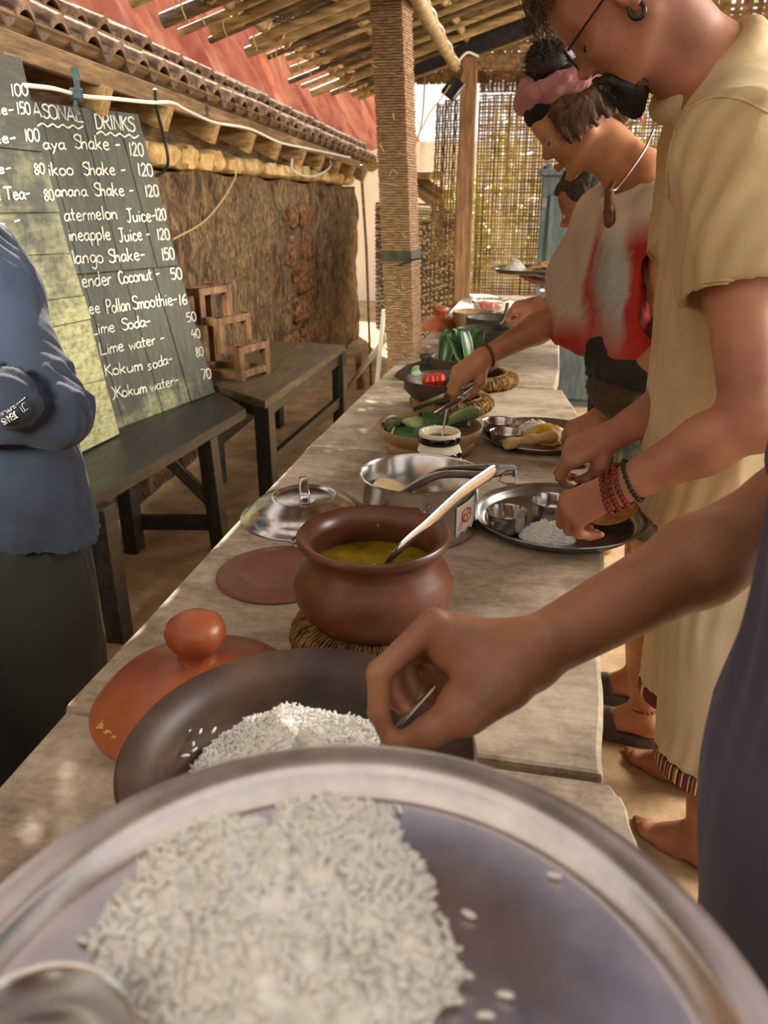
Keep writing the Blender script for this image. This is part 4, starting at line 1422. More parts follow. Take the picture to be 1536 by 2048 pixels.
# ================================================================== long serving table
TZ = .75
tbl = thing('serving_table', (-.2, 2.6, 0), 'long plank serving table laid with pots of food', 'table')
slabs = [([(-.505, -.05), (.10, -.05), (.135, .60), (.125, .665), (.11, .688), (-.53, .688)], 0),
         ([(-.54, .698), (.108, .698), (.118, .9), (.148, 1.3), (.155, 1.795), (-.545, 1.80)], 1),
         ([(-.545, 1.806), (.155, 1.801), (.145, 2.2), (.10, 2.545), (-.525, 2.55)], 2),
         ([(-.525, 2.558), (.075, 2.553), (.095, 2.85), (.11, 4.0), (.10, 5.18), (-.46, 5.2), (-.49, 3.4)], 3)]
for pts, i in slabs:
    polyslab(pts, TZ, .055, .0022, 6, .25).build('plank', MAT['slab'], tbl, smooth=False, bevel=.006)
for y in (.25, 1.25, 2.3, 3.6, 4.9):
    for x in (-.40, .0):
        MB().bar((x, y, -.01), (x, y, TZ - .055), .08, .08, up=(0, 1, 0)).build('leg', MAT['dark_wood'], tbl, smooth=False, bevel=.005)
    MB().bar((-.42, y + .06, TZ - .10), (.05, y + .06, TZ - .10), .04, .09).build('rail', MAT['dark_wood'], tbl, bevel=.004)

# ================================================================== pots and food
def coir_ring(c, R, r, label, tilt=0.0):
    mb = MB()
    nrope = 3
    for k in range(5):
        rr = R - .012 + .024 * ((k % 2))
        zz = r * .35 + k * r * .33
        pts = [A(c[0] + rr * math.cos(a), c[1] + rr * math.sin(a), c[2] + zz + .002 * math.sin(a * 5 + k)) for a in np.linspace(0, 2 * math.pi, 60)[:-1]]
        mb.tube(pts, r * .42, 8, closed=True)
    # wrapping strands
    n = int(R * 2600)
    for i in range(n):
        a = 2 * math.pi * i / n + random.uniform(-.02, .02)
        sk = random.uniform(-.14, .14)
        rad_ = lambda b: r * (1.02 + random.uniform(0, .09))
        pts = []
        for b in np.linspace(-.6, 2 * math.pi - .6, 13)[:-1]:
            q = rad_(b)
            aa = a + sk * math.sin(b)
            pts.append(A(c[0] + (R + q * 1.15 * math.cos(b)) * math.cos(aa), c[1] + (R + q * 1.15 * math.cos(b)) * math.sin(aa), c[2] + r * 1.0 + q * .98 * math.sin(b)))
        mb.tube(pts, random.uniform(.0010, .0019), 4, closed=True)
    return tag(mb.build('coir_ring', MAT['coir']), label, 'pot ring')


def lathe_obj(name, prof, c, m, parent=None, seg=64, wob=.004, M=None, label=None):
    o = MB().lathe(prof, c, seg, wob, M).build(name, m, parent, angle=60)
    if label: o['label'] = label
    return o


def grain_mesh(mb, p, d, L=.0066, w=.0010):
    d = nrm(d)
    a = nrm(np.cross(d, (0.3, 0.2, 0.9)))
    b = np.cross(d, a)
    vs = [p - d * L / 2]
    bend = a * L * random.uniform(-.08, .08)
    for t, s in ((-.3, .85), (.1, 1.0), (.36, .75)):
        for k in range(5):
            an = 2 * math.pi * k / 5
            vs.append(p + d * L * t + bend * (1 - 4 * t * t) + (a * math.cos(an) + b * math.sin(an)) * w * s)
    vs.append(p + d * L / 2)
    fs = [(0, 1 + (k + 1) % 5, 1 + k) for k in range(5)]
    for r_ in range(2):
        for k in range(5):
            l = (k + 1) % 5
            fs.append((1 + r_ * 5 + k, 1 + r_ * 5 + l, 6 + r_ * 5 + l, 6 + r_ * 5 + k))
    fs += [(11 + k, 11 + (k + 1) % 5, 16) for k in range(5)]
    mb.add(vs, fs)


def rice_heap(name, c, outline, hfun, n, label, m='rice', L=.0066, stray=(), grow=1.0, fat=.16, lump_=.0):
    """heap over an outline; hfun(u) height profile by fraction from rim to middle"""
    mb = MB()
    oc = np.mean(outline, 0)
    K = len(outline)
    def rad(a):
        t = (a % (2 * math.pi)) / (2 * math.pi) * K
        i = int(t) % K
        f = t - int(t)
        return np.linalg.norm(outline[i] - oc) * (1 - f) + np.linalg.norm(outline[(i + 1) % K] - oc) * f
    ang0 = [math.atan2(*(p - oc)[::-1]) % (2 * math.pi) for p in outline]
    order = np.argsort(ang0)
    outline = np.asarray(outline)[order]
    angs = np.asarray(ang0)[order]
    rads = np.linalg.norm(outline - oc, axis=1)
    def rad(a): return np.interp(a % (2 * math.pi), np.r_[angs[-1] - 2 * math.pi, angs, angs[0] + 2 * math.pi], np.r_[rads[-1], rads, rads[0]])
    def H(a, f):
        h_ = hfun(f, a) * (1 + .16 * wav((a, 3, .4, .6), (f * 9, 1, a * 2, .5), (a * 7 + f * 13, 1, 0, .35)))
        if lump_:
            q_ = Vector((math.cos(a) * f * rad(a), math.sin(a) * f * rad(a), .3))
            h_ += lump_ * (mnoise.noise(q_ * 75) * 1.0 + mnoise.noise(q_ * 170) * .55) * min(1, (1.02 - f) * 5)
        return max(0.0005, h_)
    NA, NR = (110, 40) if lump_ else (56, 14)
    vs = [(oc[0], oc[1], c[2] + H(0, 0))]
    for j in range(1, NR + 1):
        f = j / NR
        for k in range(NA):
            a = 2 * math.pi * k / NA
            r_ = rad(a) * f * .97
            vs.append((oc[0] + r_ * math.cos(a), oc[1] + r_ * math.sin(a), c[2] + (H(a, f) - .001 if j < NR else -.0)))
    fs = [(0, 1 + k, 1 + (k + 1) % NA) for k in range(NA)]
    for j in range(NR - 1):
        for k in range(NA):
            l = (k + 1) % NA
            fs.append((1 + j * NA + k, 1 + (j + 1) * NA + k, 1 + (j + 1) * NA + l, 1 + j * NA + l))
    mb.add(vs, fs)
    for i in range(n):
        a = random.uniform(0, 2 * math.pi)
        f = math.sqrt(random.random())
        r_ = rad(a) * f * random.choice([1, 1, 1, 1.02])
        p = A(oc[0] + r_ * math.cos(a), oc[1] + r_ * math.sin(a), c[2] + H(a, min(f, 1)) + random.uniform(-.0012, .0018))
        d_ = A(*rng.normal(size=3)) * (1, 1, .75)
        grain_mesh(mb, p, d_, L * random.uniform(.75, 1.1), L * fat * random.uniform(.85, 1.1))
    for (x, y, z) in stray:
        grain_mesh(mb, A(x, y, z), A(*rng.normal(size=2), .1), L, L * fat)
    return tag(mb.build(name, MAT[m], angle=80), label, 'rice', kind='stuff')


def thali(name, c, R, label, m='steel_plate', depth=.016, tilt=None):
    prof = [(0, .0015), (R * .55, .0018), (R * .84, .002), (R * .875, .004), (R * .905, depth * .75), (R * .93, depth), (R * .975, depth * 1.1), (R * .995, depth * 1.22), (R, depth * 1.12), (R * .99, depth * .95), (R * .93, depth - .0015), (R * .9, depth * .6), (R * .88, .0015), (R * .84, -.0002), (0, -.0004)]
    o = MB().lathe(prof, (0, 0, 0), 96, 0, None).build(name, MAT[m], None, angle=50, wc=False)
    o.location = c
    if tilt: o.rotation_euler = tilt
    return tag(o, label, 'plate')


def katori(c, R, H, label):
    prof = [(0, .0012), (R * .62, .0012), (R * .78, .006), (R * .9, H * .45), (R * .95, H * .9), (R, H), (R * 1.02, H), (R * 1.0, H * .97), (R * .97, H * .88), (R * .93, H * .4), (R * .8, .003), (R * .62, -.0002), (0, 0)]
    return tag(lathe_obj('steel_bowl', prof, c, MAT['steel'], None, 56, 0), label, 'bowl')


# --- plate in the foreground, held up close to the lens
PC = A(-.053, .172, 1.031)
thali('steel_plate', PC, .167, 'round steel plate of rice held up closest to the lens')
rz0 = PC[2] + .0025
ol = [Zp(*p, rz0)[:2] for p in [(175, 1935), (225, 1830), (300, 1735), (350, 1700), (440, 1680), (540, 1690), (575, 1625), (640, 1610), (780, 1640), (800, 1720), (850, 1760), (880, 1850), (900, 1890), (930, 1980), (880, 2040)]]
ol += [A(-.03, .165), A(-.075, .145), A(-.115, .165), A(-.14, .185)]
rice_heap('cooked_rice', (0, 0, rz0), ol, lambda f, a: .027 * (1 - f ** 3.2) ** .8 + .003, 1700, 'soft heap of cooked rice on the closest steel plate', 'rice_warm', .0078,
          [tuple(Zp(x, y, rz0 + .002)) for x, y in ((1108, 1750), (938, 1828), (165, 1880), (798, 1618), (970, 2032), (1010, 1990))], fat=.19, lump_=.0062)
kc = Zp(45, 2120, rz0 + .03)
katori(A(kc[0], kc[1], rz0 - .0005), .036, .03, 'small steel bowl on the closest plate at the lower left corner')
PLATE_NEAR = PC

# --- rice pot
RC = A(-.181, .535, TZ)
coir_ring((RC[0], RC[1], TZ), .085, .022, 'coir ring under the dark rice pot')
prof = [(0, .030), (.05, .031), (.088, .042), (.118, .062), (.134, .086), (.137, .104), (.143, .114), (.155, .121), (.158, .126), (.155, .130), (.147, .128), (.134, .120), (.126, .106), (.124, .088), (.108, .066), (.08, .05), (.045, .042), (0, .040)]
tag(lathe_obj('clay_pot', prof, RC, MAT['clay_dark'], None, 80, .004), 'wide dark clay pot of white rice behind the closest plate', 'pot')
a_ = np.linspace(0, 2 * math.pi, 20)[:-1]
rice_heap('cooked_rice', (0, 0, RC[2] + .062), [A(RC[0] - .004 + .112 * math.cos(a), RC[1] + .004 + .110 * math.sin(a)) for a in a_], lambda f, a: .062 * (1 - f ** 2.6) + .004, 3200, 'white rice heaped inside the wide dark clay pot', 'rice', .0085,
          [tuple(RC + A(-.115 + random.uniform(-.01, .02), random.uniform(-.06, .06), .100 + random.uniform(-.004, .004))) for _ in range(7)], lump_=.003)
# crumb patch inside rim handled by strays

# --- orange lid with a knob, resting on the table
LC = A(-.373, .74, TZ)
prof = [(0, .066), (.03, .064), (.075, .050), (.11, .030), (.127, .012), (.133, .004), (.131, 0), (.122, .002), (.10, .02), (.07, .038), (.03, .052), (0, .054)]
lid = thing('clay_lid', tuple(LC), 'orange clay lid with a big round knob beside the rice pot', 'lid')
lathe_obj('dome', prof, LC, MAT['terracotta'], lid, 72, .006)
kprof = [(.030, .056), (.024, .066), (.0225, .074), (.028, .080), (.035, .090), (.037, .101), (.033, .112), (.022, .120), (.008, .1235), (0, .124)]
lathe_obj('knob', kprof, LC, MAT['terracotta'], lid, 40, .012)
mb = MB()
for i, p in enumerate([(205, 1452), (218, 1466), (232, 1474), (212, 1462), (226, 1470)]):
    lump(mb, Zp(*p, TZ + .018) + A(0.004, .004, 0), (.014, .011, .004), .5, 2, i + 5)
mb.build('food_crust', MAT['crumb'], lid)['label'] = 'dried yellow food stuck to the rim of the lid'

# --- curry pot on its ring
HC = A(-.190, .905, TZ)
coir_ring((HC[0], HC[1] - .005, TZ), .082, .026, 'thick coir ring under the curry pot')
hz = .038
prof = [(0, hz), (.05, hz + .002), (.085, hz + .016), (.104, hz + .042), (.107, hz + .064), (.099, hz + .086), (.088, hz + .100), (.086, hz + .108), (.092, hz + .119), (.1005, hz + .127), (.1015, hz + .132), (.098, hz + .136), (.090, hz + .133), (.081, hz + .122), (.078, hz + .108), (.082, hz + .096), (.094, hz + .076), (.098, hz + .058), (.092, hz + .036), (.07, hz + .016), (0, hz + .010)]
pot = thing('clay_pot', tuple(HC), 'round reddish brown clay pot of yellow curry in the middle of the table', 'pot')
lathe_obj('body', prof, HC, MAT['clay_brown'], pot, 80, .004)
mb = MB()
for a, r_, z in ((3.6, .096, .128), (3.75, .094, .129), (3.4, .098, .127), (4.6, .09, .129), (4.75, .088, .128), (4.9, .09, .129), (.4, .094, .129), (1.3, .088, .124), (1.5, .083, .115), (1.75, .082, .112), (.8, .085, .12), (1.1, .1, .129)):
    lump(mb, HC + A(r_ * math.cos(a), r_ * math.sin(a), hz + z), (.010, .007, .0035), .5, 2, int(a * 30))
mb.build('food_spill', MAT['crumb'], pot)['label'] = 'splashes of yellow curry on the rim'
tag(MB().lathe([(0, hz + .082), (.06, hz + .083), (.0905, hz + .0825), (.0905, hz + .079), (0, hz + .079)], HC, 48, 0).build('yellow_curry', MAT['curry']), 'thin yellow curry inside the round brown pot', 'curry', kind='stuff')


def ladle(name, pts, label, w=.011, bowl=None, m='steel', bowl_r=.03, cat='ladle', group=None):
    t = thing(name, tuple(pts[0]), label, cat, group)
    P = catmull(pts, 8)
    n = len(P)
    rs = [w * (.62 + .38 * (i / (n - 1)) ** 1.5) for i in range(n)]
    rs[-1] *= .75
    MB().tube(P, rs, 12, flat=.24, up=(0, 0, 1)).build('handle', MAT[m], t)
    if bowl is not None:
        prof = [(0, -bowl_r * .55), (bowl_r * .6, -bowl_r * .42), (bowl_r * .9, -bowl_r * .12), (bowl_r, 0), (bowl_r * .97, .0), (bowl_r * .86, -bowl_r * .1), (bowl_r * .56, -bowl_r * .36), (0, -bowl_r * .48)]
        lathe_obj('bowl', prof, bowl, MAT[m], t, 28, 0)
    return t


lb = HC + A(.0, -.035, hz + .082)
ladle('ladle', [lb + A(.012, .004, -.004), D(790, 1108, .945), D(850, 1053, .985), D(925, 985, 1.035), D(990, 940, 1.075)], 'long steel ladle standing in the curry pot', .0105, lb + A(-.004, -.004, -.004), bowl_r=.022)

# --- flat clay lid
FC = A(-.388, 1.092, TZ)
prof = [(0, .004), (.064, .004), (.067, .010), (.069, .012), (.072, .009), (.10, .008), (.104, .005), (.104, .001), (.10, 0), (0, 0)]
tag(lathe_obj('clay_lid', [(0, .0095), (.060, .0095), (.064, .0125), (.068, .0135), (.071, .010), (.098, .0075), (.104, .005), (.1045, .002), (.10, .0), (0, .0)], FC, MAT['clay_flat'], None, 80, .006), 'flat dull red clay lid lying left of the curry pot', 'lid')

# --- steel lid with a strap handle
SC_ = A(-.420, 1.345, TZ)
sl = thing('steel_lid', tuple(SC_), 'domed steel pot lid with strap handle lying on the table', 'lid')
prof = [(0, .034), (.045, .034), (.052, .036), (.058, .0435), (.062, .045), (.066, .043), (.09, .033), (.108, .018), (.116, .006), (.1245, .004), (.1255, .0025), (.124, .001), (.114, .002), (.10, .02), (.06, .040), (0, .031)]
lathe_obj('dome', prof, SC_, MAT['steel'], sl, 80, 0)
ha = [SC_ + A(*(np.array([math.cos(1.9), math.sin(1.9)]) * r_), z) for r_, z in ((-.05, .037), (-.046, .06), (-.02, .074), (.02, .074), (.046, .06), (.05, .037))]
MB().tube(catmull(ha, 6), .009, 12, flat=.2, up=(0, 0, 1)).build('handle', MAT['steel'], sl)
ta = SC_ + A(.035, -.118, .006)
MB().box(ta + A(0, -.008, 0), (.045, .022, .003)).build('lug', MAT['steel'], sl, bevel=.001)

# --- steel casserole
CC = A(-.189, 1.325, TZ)
ch = .112
cs = thing('casserole', tuple(CC), 'deep steel casserole pot with flat bread and tongs inside', 'pot')
prof = [(0, 0), (.098, 0), (.105, .006), (.107, .02), (.107, ch - .006), (.1125, ch - .001), (.1135, ch + .001), (.111, ch + .0025), (.106, ch - .002), (.1045, .02), (.10, .006), (0, .004)]
lathe_obj('body', prof, CC, MAT['steel'], cs, 88, 0)
for an in (-1.62, 1.5):
    dx = A(math.cos(an), math.sin(an), 0)
    tx = A(-math.sin(an), math.cos(an), 0)
    b0 = CC + dx * .108 + A(0, 0, ch - .020)
    loop = [b0 - tx * .036, b0 - tx * .036 + dx * .026, b0 - tx * .024 + dx * .036, b0 + tx * .024 + dx * .036, b0 + tx * .036 + dx * .026, b0 + tx * .036]
    h_ = MB().tube(catmull(loop, 5), .0042, 8).build('handle', MAT['steel'], cs)
    MB().tube([b0 - tx * .026 + dx * .034, b0 + tx * .026 + dx * .034], .0075, 10).build('grip', MAT['steel_dark'], h_)
mb = MB()
vs, fs = grid_sheet(lambda u, v: tuple(CC + A(.1085 * math.cos(-.80 + .46 * u), .1085 * math.sin(-.80 + .46 * u), .030 + .055 * v + .012 * (u - .5) - .004 * math.sin(u * 17) * (v < .1))), 12, 6)
vs = [(x, y, z) for x, y, z in vs]
mb.add(vs, fs)
stk = mb.build('sticker', MAT['paper'], cs)
stk['label'] = 'worn white paper sticker with red print'
s_ = stk.modifiers.new('thickness', 'SOLIDIFY')
s_.thickness = .0006
mb = MB()
def onpot(a, z): return CC + A(.1094 * math.cos(a), .1094 * math.sin(a), z)
for (ac, zc, r_) in ((-.57, .060, .013), (-.60, .056, .006), (-.50, .066, .005)):
    mb.tube([onpot(ac + r_ / .11 * math.cos(t), zc + r_ * math.sin(t)) for t in np.linspace(0, 6.28, 17)[:-1]], .0011, 5, closed=True)
for k in range(7):
    z = .03 + .0045 * k
    mb.tube([onpot(-.76 + .012 * k, z + .006), onpot(-.66 + .012 * k, z + .008 + .003 * math.sin(k))], .0008, 4)
mb.build('print', MAT['red_ink'], stk)
for i, (x, y, R, z, t) in enumerate(((-.03, -.01, .07, .048, .25), (.015, .02, .072, .056, -.2), (-.045, .02, .055, .072, .5))):
    mb = MB()
    M3 = np.array(Matrix.Rotation(t, 3, 'Y') @ Matrix.Rotation(.12 * i - .1, 3, 'X'))
    prof = [(0, .004), (R * .5, .006), (R * .85, .003), (R, .001), (R * .97, -.001), (0, .001)]
    mb.lathe(prof, CC + A(x, y, z - .02), 40, .02, M3)
    tag(mb.build('flat_bread', MAT['chapati'], angle=80), ('lowest flat bread in the steel casserole', 'middle flat bread in the steel casserole', 'folded up flat bread leaning on the casserole side')[i], 'flat bread', 'flat breads in the casserole')
tg = thing('tongs', tuple(D(1000, 950, 1.42)), 'steel serving tongs lying across the casserole rim', 'tongs')
for k in (0, 1):
    P = catmull([CC + A(-.045 + .01 * k, -.02 + .022 * k, ch - .045), CC + A(.03, .005 + .02 * k, ch - .005), D(968 + 3 * k, 950 - 14 * k, 1.41), D(1020, 942 - 6 * k, 1.425), D(1032, 948 - 8 * k, 1.43)], 6)
    MB().tube(P, .0075, 10, flat=.16, up=(0, 1, 0)).build('arm', MAT['steel_dark'], tg)
MB().tube([D(998, 962, 1.415), D(1015, 968, 1.415), D(1033, 968, 1.42), D(1030, 940, 1.425), D(1012, 942, 1.42)], .0022, 6, closed=True).build('lock_ring', MAT['steel'], tg)

# --- bearded man's plate
MPC = A(.068, 1.400, TZ + .004)
thali('steel_plate', MPC, .164, 'steel plate held by the bearded person over the table edge', 'steel_dark', .017)
katori(A(-.028, 1.332, MPC[2] + .002), .038, .040, 'left small steel bowl on the bearded person\'s plate')
katori(A(.052, 1.412, MPC[2] + .002), .040, .038, 'right small steel bowl on the bearded person\'s plate')
rice_heap('cooked_rice', (0, 0, MPC[2] + .002), [A(.048 + .052 * math.cos(a), 1.315 + .036 * math.sin(a)) for a in a_], lambda f, a: .026 * (1 - f ** 2) + .003, 900, 'white rice under the bearded person\'s left hand', 'rice', .007)
mb = MB()
M3 = np.array(Matrix.Rotation(.25, 3, 'X') @ Matrix.Rotation(-.25, 3, 'Y'))
mb.lathe([(0, .010), (.03, .012), (.055, .006), (.06, .002), (.058, -.001), (0, .004)], A(.165, 1.43, MPC[2] + .028), 32, .05, M3)
tag(mb.build('fried_cake', M_('golden brown fried food', [(0.3, '#5e3510'), (0.5, '#96601e'), (0.7, '#b98234')], 30, .5, bumps=.5), angle=80), 'golden brown flat fried piece at the right of the bearded person\'s plate', 'food')

# --- pickle jar
JC = A(-.190, 1.612, TZ)
jr = thing('pickle_jar', tuple(JC), 'cream and black glazed pickle jar with a spoon in it', 'jar')
lathe_obj('body', [(0, 0), (.044, 0), (.050, .006), (.051, .045), (.049, .054), (.048, .0545)], JC, MAT['cream_glaze'], jr, 48, 0)
lathe_obj('shoulder', [(.0492, .054), (.0505, .055), (.051, .060), (.050, .067), (.0485, .068)], JC, MAT['black_glaze'], jr, 48, 0)
lathe_obj('collar', [(.0485, .068), (.046, .076), (.0425, .083), (.0425, .086)], JC, MAT['cream_glaze'], jr, 48, 0)
lathe_obj('band', [(.0425, .085), (.046, .088), (.0475, .094), (.0465, .1005), (.0455, .102)], JC, MAT['black_glaze'], jr, 48, 0)
lathe_obj('rim', [(.0455, .102), (.0462, .106), (.0445, .110), (.0400, .110), (.037, .105), (.036, .09), (.036, .07), (0, .068)], JC, MAT['cream_glaze'], jr, 48, 0)
mb = MB()
for k in range(40):
    a = 2 * math.pi * k / 40
    mb.box(JC + A(.0505 * math.cos(a), .0505 * math.sin(a), .050), (.0016, .0034, .0026), np.array(Matrix.Rotation(a, 3, 'Z')))
for k in range(16):
    a = 2 * math.pi * k / 16
    c_ = lambda t, z: JC + A(.0514 * math.cos(a + t), .0514 * math.sin(a + t), z)
    mb.tube([c_(.06 * math.cos(t) * 1.6, .034 + .007 * math.sin(t)) for t in np.linspace(0, 6.28, 13)[:-1]], .0009, 4, closed=True)
    mb.tube(catmull([c_(-.17, .028), c_(-.08, .036), c_(0, .025), c_(.09, .036), c_(.17, .028)], 3), .0009, 4)
    mb.tube(catmull([c_(-.17, .012), c_(-.06, .02), c_(.06, .008), c_(.17, .014)], 3), .0010, 4)
    mb.tube([c_(-.19, .022), c_(.19, .022)], .0008, 4)
mb.build('painted_pattern', MAT['black_glaze'], jr)
tag(MB().lathe([(0, .094), (.02, .0955), (.0362, .094), (.0362, .090), (0, .090)], JC, 32, .02).build('pickle', MAT['pickle']), 'dark red brown pickle filling the glazed jar', 'pickle', kind='stuff')
ladle('spoon', [JC + A(.004, -.004, .088), JC + A(.008, -.002, .115), JC + A(.012, .003, .145), JC + A(.0135, .006, .158)], 'small steel spoon standing in the pickle jar', .0075, cat='spoon')

# --- tan clay bowl of leaves and cucumber
BA = A(-.238, 1.80, TZ)
prof = [(0, 0), (.085, 0), (.105, .012), (.112, .028), (.109, .036), (.118, .042), (.127, .056), (.130, .066), (.127, .071), (.118, .069), (.112, .055), (.10, .04), (.08, .026), (0, .018)]
tag(lathe_obj('clay_bowl', prof, BA, MAT['clay_tan'], None, 72, .006), 'tan clay bowl of leaf wraps and cucumber behind the pickle jar', 'bowl')


def leafpiece(name, c, L, w, th, rz, rx, m, label, curl=.4, cat='leaf', group=None, ry=0):
    vs, fs = grid_sheet(lambda u, v: (L * (u - .5), w * (v - .5) * (1 - .35 * abs(2 * u - 1) ** 3), curl * w * (abs(2 * v - 1) ** 2) * .6 + .05 * L * math.sin(u * 3.1)), 18, 10)
    Mx = np.array(Matrix.Rotation(rz, 3, 'Z') @ Matrix.Rotation(ry, 3, 'Y') @ Matrix.Rotation(rx, 3, 'X'))
    o = MB().add([np.asarray(c) + Mx @ A(*p) for p in vs], fs).build(name, MAT[m])
    s_ = o.modifiers.new('thickness', 'SOLIDIFY')
    s_.thickness = th
    return tag(o, label, cat, group)


def foldleaf(c, s, rz, label, group=None):
    """banana leaf folded into a little tent with a pale midrib edge"""
    t = thing('leaf_wrap', tuple(c), label, 'leaf wrap', group)
    Mx = np.array(Matrix.Rotation(rz, 3, 'Z'))
    P = lambda *p: np.asarray(c) + Mx @ (A(*p) * s)
    vs, fs = grid_sheet(lambda u, v: tuple(P(-.9 + 1.8 * u, .55 * math.sin((v - .5) * 2.6), (.75 * math.cos((v - .5) * 2.6)) * (1 - .35 * u) + .06 * math.sin(u * 9))), 16, 12)
    o = MB().add(vs, fs).build('leaf', MAT['leaf'], t)
    s_ = o.modifiers.new('thickness', 'SOLIDIFY')
    s_.thickness = .002
    MB().tube(catmull([P(.9, -.5, .2), P(.93, -.2, .42), P(.93, .1, .5), P(.92, .5, .2)], 4), .004, 6).build('edge', MAT['cream_glaze'], t)['label'] = 'pale cut edge of the leaf'
    return t


foldleaf(BA + A(-.078, -.022, .052), .052, 1.9, 'folded green leaf wrap standing at the left of the tan bowl')
foldleaf(BA + A(-.025, -.058, .048), .054, 2.9, 'folded green leaf wrap with pale edge at the front of the tan bowl')
foldleaf(BA + A(.03, .03, .052), .062, .4, 'dark leaf wrap at the back of the tan bowl under the tongs')
for i, (x, y, z, r1) in enumerate(((-.045, -.015, .062, .9), (-.022, -.005, .068, .5), (.0, -.055, .052, .3))):
    prof = [(0, .004), (.024, .004), (.028, .002), (.028, -.002), (.024, -.004), (0, -.004)]
    M3 = np.array(Matrix.Rotation(r1, 3, 'X') @ Matrix.Rotation(.3 * i, 3, 'Y'))
    tag(lathe_obj('cucumber_slice', prof, BA + A(x, y, z), MAT['cucumber'], None, 24, .02, M3), ('cucumber slice leaning between leaf wraps in tan bowl', 'upper cucumber slice in the middle of the tan bowl', 'cucumber slice lying by the front leaf wrap')[i], 'cucumber slice', 'cucumber slices in the tan bowl')
leafpiece('green_leaf', BA + A(.082, -.008, .088), .11, .055, .004, .95, -.9, 'leaf_pale', 'pale ridged green slice propped at the right of the tan bowl', .3)

# --- woman's plate
WPC = A(.030, 1.955, TZ + .001)
thali('steel_plate', WPC, .152, 'steel plate with dal and rolled papad held by the scarfed person', 'steel_dark', .016)
katori(A(-.078, 1.985, WPC[2] + .002), .044, .036, 'rear small steel bowl on the scarfed person\'s plate')
katori(A(-.053, 1.895, WPC[2] + .002), .043, .034, 'front small steel bowl on the scarfed person\'s plate')
rice_heap('cooked_rice', (0, 0, WPC[2] + .002), [A(.018 + .055 * math.cos(a), 1.99 + .05 * math.sin(a)) for a in a_], lambda f, a: .032 * (1 - f ** 2) + .003, 500, 'white rice under the dal on the scarfed person\'s plate', 'rice', .008)
mb = MB()
ol2 = [A(.045 + .062 * math.cos(a) * (1 + .15 * math.sin(3 * a)), 1.955 + .058 * math.sin(a) * (1 + .12 * math.cos(5 * a))) for a in a_]
vs = [(*A(.045, 1.965), WPC[2] + .040)]
for f, z in ((.4, .036), (.75, .022), (1.0, .003)):
    vs += [tuple(A(.045, 1.965) + (p - A(.045, 1.965)) * f) + (WPC[2] + z + .002 * math.sin(i * 2.1),) for i, p in enumerate(ol2)]
n = len(ol2)
fs = [(0, 1 + k, 1 + (k + 1) % n) for k in range(n)]
for j in range(2): fs += [(1 + j * n + k, 1 + (j + 1) * n + k, 1 + (j + 1) * n + (k + 1) % n, 1 + j * n + (k + 1) % n) for k in range(n)]
tag(mb.add(vs, fs).build('yellow_dal', MAT['dal']), 'yellow dal spread over the rice on the scarfed person\'s plate', 'dal', kind='stuff')
P = catmull([Zp(1012, 888, TZ + .03), Zp(1060, 880, TZ + .026), Zp(1110, 872, TZ + .026)], 6)
mb = MB().tube(P, [.013 + .002 * math.sin(i * 1.3) for i in range(len(P))], 14)
tag(mb.build('rolled_papad', MAT['papad']), 'rolled pale papad lying along the front of the scarfed person\'s plate', 'papad')

# --- footed clay bowls beyond
def clay_vessel(c, R, H, m, label, name='clay_bowl', foot=.55, cat='bowl'):
    prof = [(0, 0), (R * foot, 0), (R * .8, H * .22), (R * .98, H * .55), (R * .97, H * .78), (R, H * .93), (R * 1.0, H), (R * .95, H), (R * .89, H * .9), (R * .9, H * .6), (R * .72, H * .3), (0, H * .2)]
    return tag(lathe_obj(name, prof, c, MAT[m], None, 64, .006), label, cat)


def vessel_on_ring(px, R, H, m, lab, lab2, z=TZ):
    pass


cB = A(-.26, 2.19, TZ)
coir_ring((cB[0] + .03, cB[1] + .04, TZ), .10, .020, 'coir ring under the dark tomato bowl')
clay_vessel(cB + A(.0, 0, .034), .108, .066, 'clay_dark', 'dark clay bowl with a tomato and leaves under the scarfed person\'s hand')
leafpiece('green_leaf', cB + A(-.075, .0, .115), .055, .03, .002, 1.3, 1.2, 'leaf_pale', 'pale green leaf tip standing at the left of tomato bowl', .3)
leafpiece('green_leaf', cB + A(.07, .02, .105), .09, .06, .002, .3, .5, 'leaf', 'dark green leaf lining the right side of the tomato bowl', .4)
for i, (x, y) in enumerate(((-.03, -.03), (-.005, -.012))):
    tag(MB().lathe([(0, -.02), (.015, -.015), (.021, 0), (.016, .014), (.004, .018), (0, .017)], cB + A(x, y, .098), 24, .03).build('tomato', MAT['tomato']), ('left red tomato half in the dark clay bowl', 'right red tomato half in the dark clay bowl')[i], 'tomato')
# horizontal coir bundles on the table to the right of the two bowls
for i, (p, q_) in enumerate((((962, 790), (995, 778)), ((965, 752), (1018, 735)))):
    a0, b0 = Zp(*p, TZ + .03), Zp(*q_, TZ + .03)
    coir = MB()
    cc_ = (a0 + b0) / 2
cC = A(-.225, 2.56, TZ)
coir_ring((cC[0] + .05, cC[1] + .0, TZ), .105, .022, 'coir ring under the leaf filled clay bowl')
clay_vessel(cC + A(0, 0, .034), .118, .062, 'clay_dark', 'dark clay bowl with tall banana leaf pieces')
for i, (x, y, rz, ry) in enumerate(((-.06, 0, 1.2, 1.2), (-.03, .02, 1.7, 1.35), (0, -.01, 2.2, 1.2), (.03, .02, 1.0, 1.1), (-.04, -.03, 2.4, .9))):
    leafpiece('banana_leaf', cC + A(x, y, .125), .11, .055, .002, rz, .3, 'leaf', ('leftmost', 'second', 'middle', 'fourth', 'lowest')[i] + ' banana leaf piece standing in the dark clay bowl', .25, 'leaf', 'banana leaf pieces in clay bowl', -ry)
